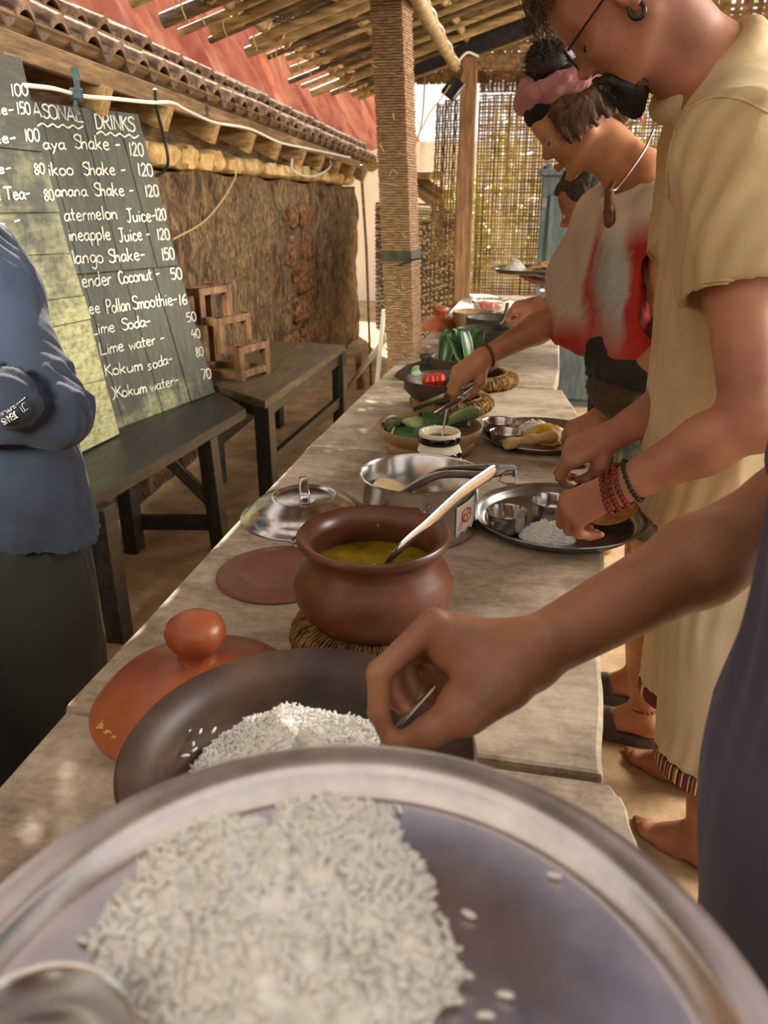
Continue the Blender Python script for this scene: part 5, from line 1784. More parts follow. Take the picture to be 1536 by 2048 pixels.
# dark lid lying left of it
lD = A(-.365, 2.66, TZ)
lathe_d = thing('clay_lid', tuple(lD), 'black clay lid lying left of the banana leaf bowl', 'lid')
lathe_obj('dome', [(0, .052), (.03, .05), (.075, .034), (.105, .012), (.112, .004), (.11, 0), (.09, .012), (.04, .034), (0, .04)], lD, MAT['clay_black'], lathe_d, 48, .006)
lathe_obj('knob', [(.022, .048), (.020, .058), (.026, .066), (.024, .076), (.01, .081), (0, .082)], lD, MAT['clay_black'], lathe_d, 28, .01)
# two black bowls and a brown rimmed one
cE = Zp(962, 705, TZ) + A(0, .08, 0)
clay_vessel(cE, .112, .085, 'clay_black', 'nearer black clay bowl beyond the banana leaf bowl')
cF = cE + A(.02, .27, 0)
clay_vessel(cF, .118, .095, 'clay_black', 'farther black clay bowl with serving spoons in it')
cG = cF + A(-.10, .20, 0)
clay_vessel(cG, .10, .09, 'clay_tan', 'brown rimmed clay bowl partly behind the black bowls')
lR = cG + A(-.16, .05, 0)
lr_ = thing('clay_lid', tuple(lR), 'red clay lid with round knob at the far left table edge', 'lid')
lathe_obj('dome', [(0, .062), (.03, .06), (.075, .045), (.11, .022), (.125, .008), (.124, 0), (.10, .012), (.05, .04), (0, .05)], lR, MAT['terracotta'], lr_, 56, .006)
lathe_obj('knob', [(.028, .056), (.026, .068), (.036, .078), (.037, .092), (.025, .102), (0, .105)], lR, MAT['terracotta'], lr_, 32, .01)
ladle('serving_spoon', [cF + A(.01, -.02, .06), D(1000, 648, 3.25), D(1010, 630, 3.2), D(1016, 605, 3.15)], 'steel serving spoon in the farther black bowl held by far person', .009, cat='spoon')
ladle('serving_spoon', [cF + A(.05, .03, .06), cF + A(.08, .02, .12), cF + A(.13, .0, .155)], 'second steel spoon leaning out of the farther black bowl', .009, cat='spoon')
# glass bowls
gA = Zp(970, 652, TZ) + A(.0, .05, 0)
def glass_bowl(c, R, H, label):
    return tag(lathe_obj('glass_bowl', [(0, 0), (R * .62, 0), (R * .8, H * .35), (R * .95, H * .8), (R, H), (R * 1.03, H * 1.0), (R * .97, H * .97), (R * .92, H * .8), (R * .77, H * .37), (R * .6, .006), (0, .006)], c, MAT['glass'], None, 40, 0), label, 'glass bowl')
glass_bowl(gA, .095, .065, 'clear glass bowl of white food on the far part of table')
tag(MB().lathe([(0, .045), (.06, .042), (.075, .036), (.055, .012), (0, .008)], gA, 32, .02).build('white_salad', MAT['cucumber']), 'pale chopped salad in the lower glass bowl', 'salad', kind='stuff')
gB = gA + A(.0, .26, 0)
glass_bowl(gB, .10, .09, 'clear glass bowl of tomato pieces farthest down the table')
for i in range(14):
    a, r_ = random.uniform(0, 6.28), .06 * math.sqrt(random.random())
    mb = MB()
    lump(mb, gB + A(r_ * math.cos(a), r_ * math.sin(a), .03 + .045 * (i / 14)), (.042, .034, .026), .3, 3, i + 90)
    tag(mb.build('tomato_piece', MAT['tomato']), 'cut red tomato piece in the farthest glass bowl', 'tomato', 'tomato pieces in the glass bowl')
# steel pot and ladle at the far right of the table
kp = Zp(1112, 606, TZ) + A(-.02, .08, 0)
tag(lathe_obj('steel_pot', [(0, 0), (.06, .002), (.085, .03), (.088, .06), (.09, .064), (.086, .06), (.08, .03), (.05, .008), (0, .006)], kp, MAT['steel_dark'], None, 40, 0), 'small steel pot at the far right table edge', 'pot')
ladle('serving_spoon', [kp + A(.0, 0, .05), kp + A(-.06, .0, .075), kp + A(-.13, .02, .07)], 'steel spoon resting across the small far steel pot', .008, cat='spoon')
# scattered food crumbs on the table

# ================================================================== people
def frame(F, roll=0.0):
    F = nrm(F)
    U = A(0, 0, 1) - F * F[2]
    U = nrm(U)
    L = np.cross(U, F)
    return np.stack([F, L, U], 1)


def head(S, c, M, s=1.0, jaw=1.0, nose=1.0, ear=True):
    P = lambda x, y, z: c + M @ (A(x, y, z) * s)
    E_ = lambda p, r, k=.012, sub=False: S.ell(P(*p), A(*r) * s, M, k, sub)
    E_((-.014, 0, .038), (.098, .076, .086))
    E_((.030, 0, -.005), (.060, .064, .075), .03)
    E_((.036, 0, -.052), (.046, .050 * jaw, .058), .03)
    for sg in (-1, 1):
        S.cap(P(-.008, sg * .056, -.045), P(.066, sg * .020, -.100), .016 * s, .013 * s, .022)
        E_((.058, sg * .040, -.026), (.026, .022, .022), .02)
        S.cap(P(.084, sg * .012, .019), P(.066, sg * .048, .020), .0085 * s, .007 * s, .014)
        E_((.0955, sg * .0115, -.036), (.009, .0075, .007), .006)
    E_((.077, 0, -.103), (.016, .018, .015), .014)
    E_((.072, 0, .055), (.022, .044, .034), .03)
    S.cap(P(.083, 0, .010), P(.105 * nose, 0, -.026), .0065 * s, .0088 * s, .010)
    E_((.104 * nose, 0, -.030), (.0105, .0095, .009), .008)
    for sg in (-1, 1):
        E_((.096, sg * .034, -.003), (.018, .018, .012), .012, True)
        E_((.069, sg * .032, -.003), (.0145, .0155, .0135), .004)
    # lips
    S.cap(P(.088, -.019, -.068), P(.097, 0, -.0635), .0042 * s, .0056 * s, .005).cap(P(.097, 0, -.0635), P(.088, .019, -.068), .0056 * s, .0042 * s, .005)
    S.cap(P(.086, -.016, -.0755), P(.0945, 0, -.077), .0045 * s, .0062 * s, .005).cap(P(.0945, 0, -.077), P(.086, .016, -.0755), .0062 * s, .0045 * s, .005)
    E_((.088, 0, -.089), (.010, .016, .006), .010, True)
    if ear:
        for sg in (-1, 1):
            pts = [P(.006 + .016 * math.cos(a) - .012, sg * (.078 + .007 * (math.cos(a) < .2)), .002 + .029 * math.sin(a)) for a in np.linspace(-2.0, 2.6, 10)]
            S.chain(pts, [.0055 * s] * 10, .005)
            E_((-.006, sg * .074, .0), (.014, .006, .024), .006)
            E_((.0, sg * .076, -.028), (.008, .005, .009), .006)
    return P


def hand(S, W, d, b, t, curls, thumb=None, s=1.0, spread=(.06, .02, -.03, -.08), k=.0035):
    """d along the palm, b out of the back of the hand, t towards the thumb"""
    d = nrm(d)
    b = nrm(b - d * (d @ b))
    c = np.cross(b, d)
    t = c if c @ t > 0 else -c
    L = [.090, .093, .087, .078]
    off = [.029, .010, -.010, -.028]
    ph = [(.043, .026, .021), (.047, .030, .022), (.043, .028, .021), (.034, .021, .018)]
    rr = [.0100, .0100, .0095, .0085]
    out = []
    for i in range(4):
        m = W + s * (d * L[i] + t * off[i] + b * (.004, .006, .004, .0)[i])
        S.cap(W + s * (t * off[i] * .45 + d * .004), m - b * .004 * s, .0165 * s, .0125 * s, .016)
        dd = nrm(d + t * spread[i])
        ang = 0
        pts = [m]
        for j in range(3):
            ang += math.radians(curls[i][j])
            pts.append(pts[-1] + s * ph[i][j] * (dd * math.cos(ang) - b * math.sin(ang)))
        r = rr[i] * s
        S.chain(pts, [r * 1.08, r * 1.0, r * .9, r * .78], k)
        S.ell(pts[1], A(1, 1, 1) * r * 1.05, None, k)
        out.append(pts)
    th = thumb or [(.022, .020, -.008), (.052, .044, -.020), (.082, .050, -.030), (.104, .044, -.036)]
    tp = [W + s * (d * x + t * y + b * z) for x, y, z in th]
    S.chain(tp, [.0155 * s, .0125 * s, .0108 * s, .0085 * s], .008)
    S.cap(W + s * (d * .02), tp[1], .015 * s, .011 * s, .018)
    out.append(tp)
    return out


def nails(pts_list, d_back, par, skinname):
    pass


def bracelet(name, c, ax, r, rb, m, par, n=26, ry=1.0, label=None, tilt=None):
    ax = nrm(ax)
    u = nrm(np.cross(ax, (0.1, .2, 1)))
    w_ = np.cross(ax, u)
    mb = MB()
    for k in range(n):
        a = 2 * math.pi * k / n
        mb.lathe([(0, -rb), (rb * .8, -rb * .6), (rb, 0), (rb * .8, rb * .6), (0, rb)], c + (u * math.cos(a) * r + w_ * math.sin(a) * r * ry), 8)
    mb.tube([c + (u * math.cos(a) * r + w_ * math.sin(a) * r * ry) for a in np.linspace(0, 2 * math.pi, 33)[:-1]], rb * .4, 5, closed=True)
    o = mb.build(name, MAT[m], par)
    if label: o['label'] = label
    return o


# ---------------------------------------------------------------- bearded man
man = thing('person', (.38, 1.45, 0), 'bearded person with glasses in beige shirt holding a plate by its rim', 'person')
hc = A(.099, 1.456, 1.612)
HM = frame((-.69, .10, -.715))
S = Solid(.004)
P = head(S, hc, HM, 1.0, 1.04, 1.0)
nb = D(1428, 158, 1.25)
S.cap(P(-.028, 0, -.045), nb, .056, .064, .03)
S.cap(P(.02, 0, -.085), nb + A(-.03, 0, -.01), .030, .045, .03)
shn, shf = D(1460, 320, 1.14), A(.285, 1.66, 1.42)
S.cap(nb, shn, .06, .06, .04).cap(nb, shf, .06, .06, .04)
S.cap(A(.32, 1.48, 1.32), A(.37, 1.45, .92), .15, .14, .05, sq=((1, 0, 0), 1.5))
eln, wrn = D(1503, 838, 1.12), D(1238, 975, 1.215)
S.cap(shn, shn + (eln - shn) * .5, .056, .050, .02).cap(shn + (eln - shn) * .5, eln, .050, .041, .02)
fm = eln + (wrn - eln) * .32 + A(0, 0, -.004)
S.cap(eln, fm, .042, .043, .02).cap(fm, wrn, .043, .0275, .02)
S.ell(eln + A(.018, -.012, -.012), A(.030, .030, .030), None, .02)
kn = D(1118, 1030, 1.27)
hl = hand(S, wrn, kn - wrn, A(-.25, -.45, .85), A(-.2, 1, .1), [(48, 62, 30), (52, 64, 30), (56, 64, 32), (62, 60, 30)], [(.02, .020, -.012), (.050, .040, -.030), (.080, .040, -.044), (.102, .030, -.052)], .98)
# far arm
elf, wrf = D(1345, 805, 1.40), D(1222, 872, 1.47)
S.cap(shf, elf, .055, .042, .02).cap(elf, wrf, .042, .027, .02)
hr = hand(S, wrf, D(1140, 905, 1.50) - wrf, A(-.35, -.55, .75), A(-.3, -1, -.3), [(38, 50, 28), (48, 58, 30), (58, 60, 30), (66, 60, 30)], [(.02, .020, -.014), (.046, .040, -.034), (.074, .040, -.05), (.096, .030, -.056)], .95)
# legs and feet
for (hx, hy, kx, ky, ax_, ay) in ((.39, 1.37, .385, 1.35, .425, 1.355), (.39, 1.55, .385, 1.57, .43, 1.60)):
    S.cap((hx, hy, .86), (kx, ky, .47), .080, .055, .03).cap((kx, ky, .47), (kx + .025, ky, .33), .054, .055, .03).cap((kx + .025, ky, .33), (ax_, ay, .085), .054, .036, .03)
    S.cap((ax_ + .02, ay - .008, .035), (ax_ - .10, ay + .058, .022), .033, .022, .02, sq=((0, 0, 1), 1.15)).ell((ax_ + .028, ay - .012, .03), (.032, .030, .030), None, .02)
    S.cap((ax_, ay, .085), (ax_ - .06, ay + .035, .04), .034, .026, .02)
    for q in range(5):
        tx = A(ax_ - .118 + .012 * q * (q > 1) * .8, ay + .098 - .018 * q + .0, .011)
        S.cap(tx + A(.035, -.02, .006), tx, .011, .0095 - .0006 * q, .006)
S.mesh('body', MAT['skin_man'], man)
# hair, beard, brows, glasses, ear ring
H = Solid(.0045)
HP = lambda x, y, z: hc + HM @ A(x, y, z)
H.ell(HP(-.022, 0, .052), A(.100, .081, .086), HM, .01, clip=[(HP(.045, 0, .045), HM @ A(.75, 0, -.66))])
H.cap(HP(.03, -.045, .108), HP(.080, -.03, .085), .024, .013, .02).cap(HP(.03, .02, .114), HP(.090, .0, .090), .026, .014, .02).cap(HP(.03, .05, .106), HP(.078, .04, .082), .024, .012, .02)
H.cap(HP(-.08, 0, .0), HP(-.085, 0, -.03), .05, .035, .03)
H.mesh('hair', MAT['hair_brown'], man, folds(300, .003, HM[:, 0], 3))
B = Solid(.0035)
for sg in (-1, 1):
    B.cap(HP(.100, sg * .003, -.052), HP(.086, sg * .024, -.066), .0065, .006, .006)
    B.cap(HP(.086, sg * .024, -.066), HP(.072, sg * .027, -.098), .007, .012, .012)
B.ell(HP(.074, 0, -.110), A(.028, .031, .022), HM, .014)
B.cap(HP(.082, 0, -.118), HP(.084, 0, -.130), .018, .014, .014)
B.mesh('beard', MAT['hair_dark'], man, folds(420, .0022, HM[:, 2], 5))
pp_ = []
for i in range(900):
    y, x = random.uniform(-.034, .034), random.uniform(.045, .105)
    z = -.058 - .045 * random.random() - .25 * (.1 - x)
    if x < .075: z = -.102
    p = HP(x, y, z)
    d_ = HM @ A(random.uniform(-.2, .5), random.uniform(-.4, .4) + y * 6, -1)
    L_ = random.uniform(.006, .017)
    pp_.append([p, p + d_ * L_ * .5, p + d_ * L_ + HM @ A(random.uniform(-.006, .006), random.uniform(-.006, .006), 0)])
strands('beard_hair', MAT['hair_dark'], man, pp_, .0006)
pp_ = []
for i in range(1100):
    y = random.uniform(-.075, .075)
    x = random.uniform(-.02, .075)
    z = .125 - 4.2 * (x - .0) ** 2 * 1.2 - 3.2 * y * y
    a, b_ = random.uniform(-.02, .02), random.uniform(.02, .055)
    j = rng.normal(size=(3, 3)) * .006
    pp_.append(catmull([HP(x, y, z), HP(x + b_ * .5 + j[0][0], y + a * .6 + j[0][1], z + .014 + j[0][2]), HP(x + b_ * .9 + j[1][0], y + a + j[1][1], z + .002 - b_ * .3 + j[1][2]), HP(x + b_ * .95 + j[2][0], y + a * 1.4 + j[2][1], z - .016 - b_ * .3 + j[2][2])], 3))
strands('fringe', MAT['hair_brown'], man, pp_, .0010)
mb = MB()
for sg in (-1, 1):
    mb.tube(catmull([HP(.092, sg * .012, .026), HP(.088, sg * .03, .031), HP(.072, sg * .05, .025)], 4), [.0035] * 9, 6)
mb.build('eyebrow', MAT['hair_dark'], man)
mb = MB()
for sg in (-1, 1): mb.tube(catmull([HP(.080, sg * .020, -.008), HP(.0855, sg * .032, -.0105), HP(.076, sg * .046, -.006)], 4), .0016, 5)
mb.build('eyelashes', MAT['hair_dark'], man)
mb = MB()
for sg in (-1, 1):
    mb.tube([HP(.108 - .10 * abs(.030 * math.cos(a)) * (1 + .3 * math.cos(a)) * .5, sg * (.033 + .027 * math.cos(a)), -.002 + .021 * math.sin(a)) for a in np.linspace(0, 6.28, 25)[:-1]], .0018, 6, closed=True)
    mb.tube(catmull([HP(.102, sg * .060, .004), HP(.05, sg * .077, .008), HP(-.005, sg * .082, .012), HP(-.03, sg * .080, -.008)], 5), .0018, 6)
mb.tube(catmull([HP(.108, -.008, .004), HP(.112, 0, .007), HP(.108, .008, .004)], 4), .0018, 6)
gl = mb.build('glasses', MAT['frame_dark'], man)
mb = MB()
for sg in (-1, 1):
    vs, fs = grid_sheet(lambda u, v: tuple(HP(.106, sg * .033 + .026 * (2 * u - 1) * math.sqrt(max(0, 1 - .6 * (2 * v - 1) ** 2)), -.002 + .020 * (2 * v - 1))), 8, 8)
    mb.add(vs, fs)
ln = mb.build('lens', MAT['glass'], gl)
for side in (1, -1):
    mb = MB().tube([HP(.002 + .010 * math.cos(a), side * .080, -.036 + .012 * math.sin(a)) for a in np.linspace(0, 6.28, 17)[:-1]], .0034, 8, closed=True)
    mb.build('ear_ring', MAT['black_beads'], man)['label'] = 'thick dark ring through the ear lobe'
# shirt
T = Solid(.006)
T.cap(A(.318, 1.48, 1.32), A(.338, 1.44, .74), .178, .195, .04, sq=((1, 0, 0), 1.55), clip=[(A(0, 0, .765), A(0.08, 0, -1))])
T.cap(nb + A(.03, 0, -.03), shn + A(0, 0, .012), .075, .080, .05).cap(nb + A(.03, 0, -.03), shf + A(0, 0, .0), .075, .078, .05)
sd = nrm(eln - shn)
T.cap(shn, shn + sd * .30, .082, .088, .04, clip=[(shn + sd * .205, sd)])
T.cap(shf, shf + nrm(elf - shf) * .30, .08, .086, .03, clip=[(shf + nrm(elf - shf) * .21, nrm(elf - shf))])
nax = nrm(hc - nb + A(.02, 0, 0))
n1 = nrm(np.cross(nax, (0, 1, 0)))
n2 = np.cross(nax, n1)
rg = [nb + nax * (.018 + .012 * math.cos(a)) + n1 * .078 * math.cos(a) + n2 * .074 * math.sin(a) for a in np.linspace(0, 6.28, 25)[:-1]]
for i in range(24): T.cap(rg[i], rg[(i + 1) % 24], .020, .020, .012)
T.cap(nb + nax * .14, nb - nax * .01, .063, .063, .010, sub=True)
T.cap(shn + sd * .19, shn + sd * .35, .074, .080, .006, sub=True)
T.cap(A(.332, 1.445, .78), A(.334, 1.44, .6), .175, .182, .006, sub=True, sq=((1, 0, 0), 1.55))
sh_ = T.mesh('shirt', MAT['beige'], man, folds(30, .010, (.1, .1, 1), 11))
from mathutils.bvhtree import BVHTree
bv = BVHTree.FromPolygons([v.co[:] for v in sh_.data.vertices], [p.vertices[:] for p in sh_.data.polygons])
MAT['seam'] = M_('beige seam thread', '#c9ad7f', 10, .9, bumps=0)
for path in ([(1536, 226), (1480, 200), (1428, 196), (1385, 215), (1350, 262)], [(1350, 262), (1338, 330), (1340, 420), (1352, 520)], [(1402, 566), (1450, 560), (1500, 562), (1536, 570)], [(1404, 572), (1450, 566), (1500, 568), (1536, 576)], [(1420, 640), (1400, 760)]):
    pts = []
    for p in catmull([A(*q) for q in path], 8):
        h_ = bv.ray_cast(Vector(CAM), Vector(ray(*p)))
        if h_[0] is not None and (not pts or np.linalg.norm(np.array(h_[0]) - pts[-1]) < .05): pts.append(np.array(h_[0]) + np.array(h_[1]) * .0008)
    if len(pts) > 3: MB().tube(pts, .0016, 6).build('seam', MAT['seam'], sh_)
T = Solid(.006)
for (hx, hy, bx, by) in ((.385, 1.38, .415, 1.36), (.39, 1.55, .41, 1.60)):
    T.cap((hx, hy, .86), (bx, by, .20), .115, .112, .03, clip=[(A(0, 0, .30), A(0, 0, -1))])
T.cap((.375, 1.45, .95), (.385, 1.45, .80), .13, .15, .04, sq=((1, 0, 0), 1.2))
for (bx, by) in ((.415, 1.36), (.41, 1.60)):
    T.cap((bx, by, .34), (bx, by, .1), .100, .102, .004, sub=True)
tr = T.mesh('trousers', MAT['cream'], man, folds(34, .009, (0, 0, 1), 17))
T = Solid(.006)
for (bx, by) in ((.415, 1.36), (.41, 1.60)):
    T.cap((bx, by, .40), (bx, by, .18), .116, .116, .002, clip=[(A(0, 0, .262), A(0, 0, -1)), (A(0, 0, .302), A(0, 0, 1))])
    T.cap((bx, by, .5), (bx, by, .1), .104, .104, .002, sub=True)
T.mesh('hem_band', MAT['stripes'], tr)['label'] = 'woven striped band round the trouser hem'
wa = nrm(wrn - eln)
for i, (off, r, m, lab) in enumerate(((.030, .0345, 'red_beads', 'dark red bead bracelet'), (.018, .0345, 'red_beads', 'dark red bead bracelet'), (.005, .0345, 'red_beads', 'dark red bead bracelet'), (-.012, .034, 'black_beads', 'black cord bracelet'))):
    bracelet('bracelet', wrn + wa * (off - .012), nrm(wa + A(.0, .1, .25 - .2 * i * .3)), r, .0046 if m == 'red_beads' else .0038, m, man, 26, 1.0, lab)
mb = MB()
mb.tube([hr[1][1] + A(.0, 0, 0) + .0105 * (nrm(np.cross(hr[1][1] - hr[1][0], (0, 0, 1))) * math.cos(a) + A(0, 0, 1) * math.sin(a)) for a in np.linspace(0, 6.28, 17)[:-1]], .002, 6, closed=True)
mb.build('ring', MAT['steel'], man)
ts = ladle('serving_spoon', [hr[4][3] + A(-.03, -.01, -.045), hr[4][3] + A(.0, .0, -.012), hr[4][3] + A(.05, .02, .02), hr[4][3] + A(.09, .03, .03)], 'dark wooden spoon in the bearded person\'s right hand', .008, m='spoon_brown', cat='spoon')

# ---------------------------------------------------------------- person with the pink scarf
wom = thing('person', (.32, 1.9, 0), 'person in pink head scarf and red tie dye shirt reaching with tongs', 'person')
hc = D(1150, 238, 1.86)
HM = frame((-.80, -.02, -.60))
S = Solid(.0045)
P = head(S, hc, HM, .96, .92, .97, ear=False)
nb = D(1285, 360, 1.84)
S.cap(P(-.030, 0, -.05), nb, .046, .055, .03).cap(P(.015, 0, -.085), nb + A(-.03, 0, -.01), .024, .04, .03)
shn, shf = D(1330, 432, 1.74), D(1215, 440, 1.98)
S.cap(nb, shn, .05, .05, .04).cap(nb, shf, .05, .05, .04)
S.cap(D(1255, 520, 1.87), A(.30, 1.90, .92), .115, .12, .05, sq=((1, 0, 0), 1.35))
eln, wrn = D(1352, 690, 1.64), D(1198, 836, 1.82)
S.cap(shn, eln, .047, .036, .02).cap(eln, eln + (wrn - eln) * .35, .037, .037, .02).cap(eln + (wrn - eln) * .35, wrn, .037, .023, .02)
hwl = hand(S, wrn, D(1130, 872, 1.89) - wrn, A(-.3, -.5, .8), A(-.2, 1, .2), [(30, 40, 22), (34, 44, 24), (38, 46, 26), (44, 46, 26)], [(.02, .018, -.012), (.048, .036, -.028), (.076, .034, -.04), (.096, .026, -.046)], .9)
elf, wrf = D(1130, 628, 1.97), D(968, 714, 1.95)
S.cap(shf, elf, .047, .038, .02).cap(elf, elf + (wrf - elf) * .35, .038, .0365, .02).cap(elf + (wrf - elf) * .35, wrf, .0365, .0235, .02)
hwr = hand(S, wrf, D(915, 752, 1.95) - wrf, A(-.35, -.62, .70), A(-.35, -1, -.25), [(32, 38, 22), (40, 46, 25), (46, 50, 28), (52, 52, 28)], [(.02, .018, -.012), (.046, .036, -.030), (.072, .038, -.05), (.094, .030, -.064)], .92)
for (hx, hy, kx, ky, ax_, ay) in ((.31, 1.84, .325, 1.77, .345, 1.755), (.31, 1.99, .33, 1.93, .35, 1.92)):
    S.cap((hx, hy, .88), (kx, ky, .47), .078, .052, .03).cap((kx, ky, .47), (kx + .008, ky, .32), .05, .054, .03).cap((kx + .008, ky, .32), (ax_, ay, .095), .053, .032, .03)
    S.cap((ax_ + .018, ay - .01, .062), (ax_ - .11, ay + .02, .045), .031, .022, .02).ell((ax_ + .02, ay - .008, .062), (.03, .028, .030), None, .02)
    S.cap((ax_, ay, .1), (ax_ - .06, ay + .01, .06), .031, .024, .02)
S.mesh('body', MAT['skin_woman'], wom)
HP = lambda x, y, z: hc + HM @ (A(x, y, z) * .96)
H = Solid(.0045)
H.ell(HP(-.020, 0, .040), A(.102, .082, .084), HM, .01, clip=[(HP(.050, 0, .05), HM @ A(.9, 0, -.35))])
for i in range(16):
    a = -1.0 + 2.0 * i / 15
    for sg in (-1, 1):
        x = -.095 + .135 * i / 15
        H.cap(HP(x, sg * (.060 + .018 * math.sin(i * .2)), .02), HP(x + .012 * math.sin(i * 2.3), sg * .076, -.035 - .012 * math.sin(i * 1.7)), .014, .007, .008)
H.cap(HP(-.08, 0, .02), HP(-.09, 0, -.05), .055, .035, .03)
H.mesh('hair', MAT['hair_brown'], wom, folds(300, .003, HM[:, 2], 23))
H = Solid(.0045)
H.ell(HP(.040, 0, .066), A(.060, .067, .046), HM, .01, clip=[(HP(.060, 0, .046), HM @ A(-.35, 0, -1))])
H.mesh('head_band', MAT['black_band'], wom)['label'] = 'black band across the forehead'
H = Solid(.0045)
H.ell(HP(-.022, 0, .135), A(.060, .056, .048), HM, .02)
H.ell(HP(-.010, 0, .165), A(.044, .042, .036), HM, .02)
pp_ = []
for i in range(420):
    d_ = nrm(rng.normal(size=3))
    d_[2] = abs(d_[2])
    p = A(-.016, 0, .148) + d_ * A(.056, .052, .050)
    q_ = p + d_ * random.uniform(.006, .02) + rng.normal(size=3) * .008
    pp_.append([HP(*p), HP(*((p + q_) / 2 + rng.normal(size=3) * .003)), HP(*q_)])
strands('bun_hair', MAT['hair_dark'], wom, pp_, .0007)
pp_ = []
for i in range(420):
    for sg in (-1, 1):
        x = random.uniform(-.10, .055)
        p = A(x, sg * (.078 - 3 * max(0, x) ** 2), .045 - .1 * (.05 - x))
        L_ = random.uniform(.04, .085)
        pp_.append(catmull([HP(*p), HP(x + random.uniform(-.015, .01), p[1] * 1.1, p[2] - L_ * .45), HP(x + random.uniform(-.03, .02), p[1] * 1.05, p[2] - L_ * .8), HP(x + random.uniform(-.04, .03), p[1] * .98, p[2] - L_)], 3))
strands('loose_hair', MAT['hair_brown'], wom, pp_, .0009)
H.mesh('hair_bun', MAT['hair_dark'], wom, folds(260, .005, HM[:, 1], 29))['label'] = 'dark bun of hair above the scarf'
H = Solid(.004)
for k in range(3):
    pts = []
    for a in np.linspace(0, 2 * math.pi, 25)[:-1]:
        rr = .104 + .004 * math.sin(4 * a + 2 * k)
        tw = 2.1 * k + 3 * a
        pts.append(HP(-.030 + rr * math.cos(a) + .010 * math.cos(tw), .086 / .104 * rr * math.sin(a), .106 - .038 * (1 - math.cos(a)) * .9 + .013 * math.sin(tw)))
    for i in range(24): H.cap(pts[i], pts[(i + 1) % 24], .0175, .0175, .004)
H.cap(HP(.052, .0, .128), HP(.082, .0, .105), .028, .025, .015)
for q in range(3):
    H.cap(HP(-.105, -.01, .03), HP(-.125, -.02 + .02 * q, -.06 - .02 * q), .014, .006, .01)
H.mesh('scarf', MAT['pink_scarf'], wom, folds(230, .0026, HM[:, 0], 31))['label'] = 'twisted dusty pink head scarf'
mb = MB()
for sg in (-1, 1):
    mb.tube(catmull([HP(.092, sg * .014, .024), HP(.086, sg * .032, .028), HP(.070, sg * .048, .022)], 4), .0024, 6)
mb.build('eyebrow', MAT['hair_brown'], wom)
mb = MB()
for sg in (-1, 1): mb.tube(catmull([HP(.080, sg * .020, -.008), HP(.0865, sg * .032, -.0115), HP(.076, sg * .046, -.006)], 4), .0018, 5)
mb.build('eyelashes', MAT['hair_dark'], wom)
# necklace with a pendant
pn = D(1222, 410, 1.745)
nk = catmull([D(1306, 262, 1.80), D(1290, 298, 1.76), D(1262, 340, 1.745), D(1234, 376, 1.742), pn + A(0, 0, .03)], 6)
nk2 = catmull([pn + A(0, 0, .03), D(1214, 375, 1.86), D(1222, 340, 1.98)], 4)
ncl = MB().tube(nk, .003, 6).tube(nk2, .003, 6).build('necklace', MAT['brown_beads'], wom)
MB().tube(catmull([pn + A(0, 0, .05), pn + A(-.006, 0, .03), pn + A(-.004, 0, -.005), pn + A(.004, -.004, -.05)], 5), [.006] * 5 + [.011] * 6 + [.014] * 4 + [.009], 10).build('pendant', MAT['brown_beads'], ncl)
# shirt
T = Solid(.006)
T.cap(D(1240, 500, 1.87), A(.235, 1.90, .96), .135, .15, .05, sq=((1, 0, .25), 1.25), clip=[(A(.15, 1.85, .985), A(-.12, 0, -1))])
T.cap(nb + A(.03, 0, -.04), shn + A(0, 0, .006), .062, .064, .05).cap(nb + A(.0, 0, -.04), shf + A(0, 0, .006), .064, .072, .05)
T.cap(shf, D(1172, 560, 2.0), .08, .092, .05).cap(D(1172, 560, 2.0), D(1158, 650, 1.93), .092, .075, .06, clip=[(D(1150, 705, 1.9), A(-.25, 0, -1))])
sd = nrm(eln - shn)
T.cap(shn, shn + sd * .2, .064, .074, .03, clip=[(shn + sd * .13, sd)])
T.cap(shn + sd * .12, shn + sd * .25, .060, .068, .004, sub=True)
T.cap(nb + A(-.06, 0, .10), nb + A(-.045, -.02, .0), .05, .062, .012, sub=True)
fd = nrm(wrf - elf)
T.mesh('shirt', MAT['tiedye'], wom, folds(36, .007, (.3, 0, 1), 41))
T = Solid(.006)
T.ell(A(.240, 1.87, .965), A(.122, .145, .060), None, .02)
T.cap(D(1195, 700, 1.76), D(1250, 735, 1.74), .032, .03, .03)
T.mesh('waist_tie', MAT['olive'], wom, folds(60, .006, (1, 0, 0), 43))['label'] = 'dark green knotted cloth at the waist'
T = Solid(.006)
T.ell(A(.225, 1.84, .90), A(.105, .12, .062), np.array(Matrix.Rotation(.35, 3, 'Y')), .02)
T.mesh('waist_bag', MAT['brown_cloth'], wom, folds(90, .004, (.9, .3, .2), 45))['label'] = 'brown ribbed bag worn at the waist'
T = Solid(.006)
T.cap((.300, 1.90, .98), (.305, 1.90, .84), .13, .145, .04, sq=((1, 0, 0), 1.25))
for (hx, hy, kx, ky) in ((.305, 1.84, .322, 1.775), (.31, 1.98, .328, 1.94)):
    T.cap((hx, hy, .86), (kx, ky, .45), .098, .092, .03, clip=[(A(0, 0, .575), A(0.05, 0, -1))])
T.mesh('shorts', MAT['grey_green'], wom, folds(40, .006, (0, 0, 1), 47))
wa = nrm(wrf - elf)
bracelet('bracelet', wrf - wa * .012, wa + A(.1, 0, .1), .0295, .0045, 'brown_beads', wom, 20, 1.0, 'brown bead bracelet')
wa = nrm(wrn - eln)
bracelet('bracelet', wrn - wa * .02, wa + A(.1, 0, .2), .027, .0014, 'gold', wom, 30, 1.0, 'thin cord bracelet')
bracelet('anklet', A(.347, 1.754, .115), A(-.15, 0, 1), .0375, .0035, 'brown_beads', wom, 22, 1.0, 'beaded anklet with small metal drops')
mb = MB()
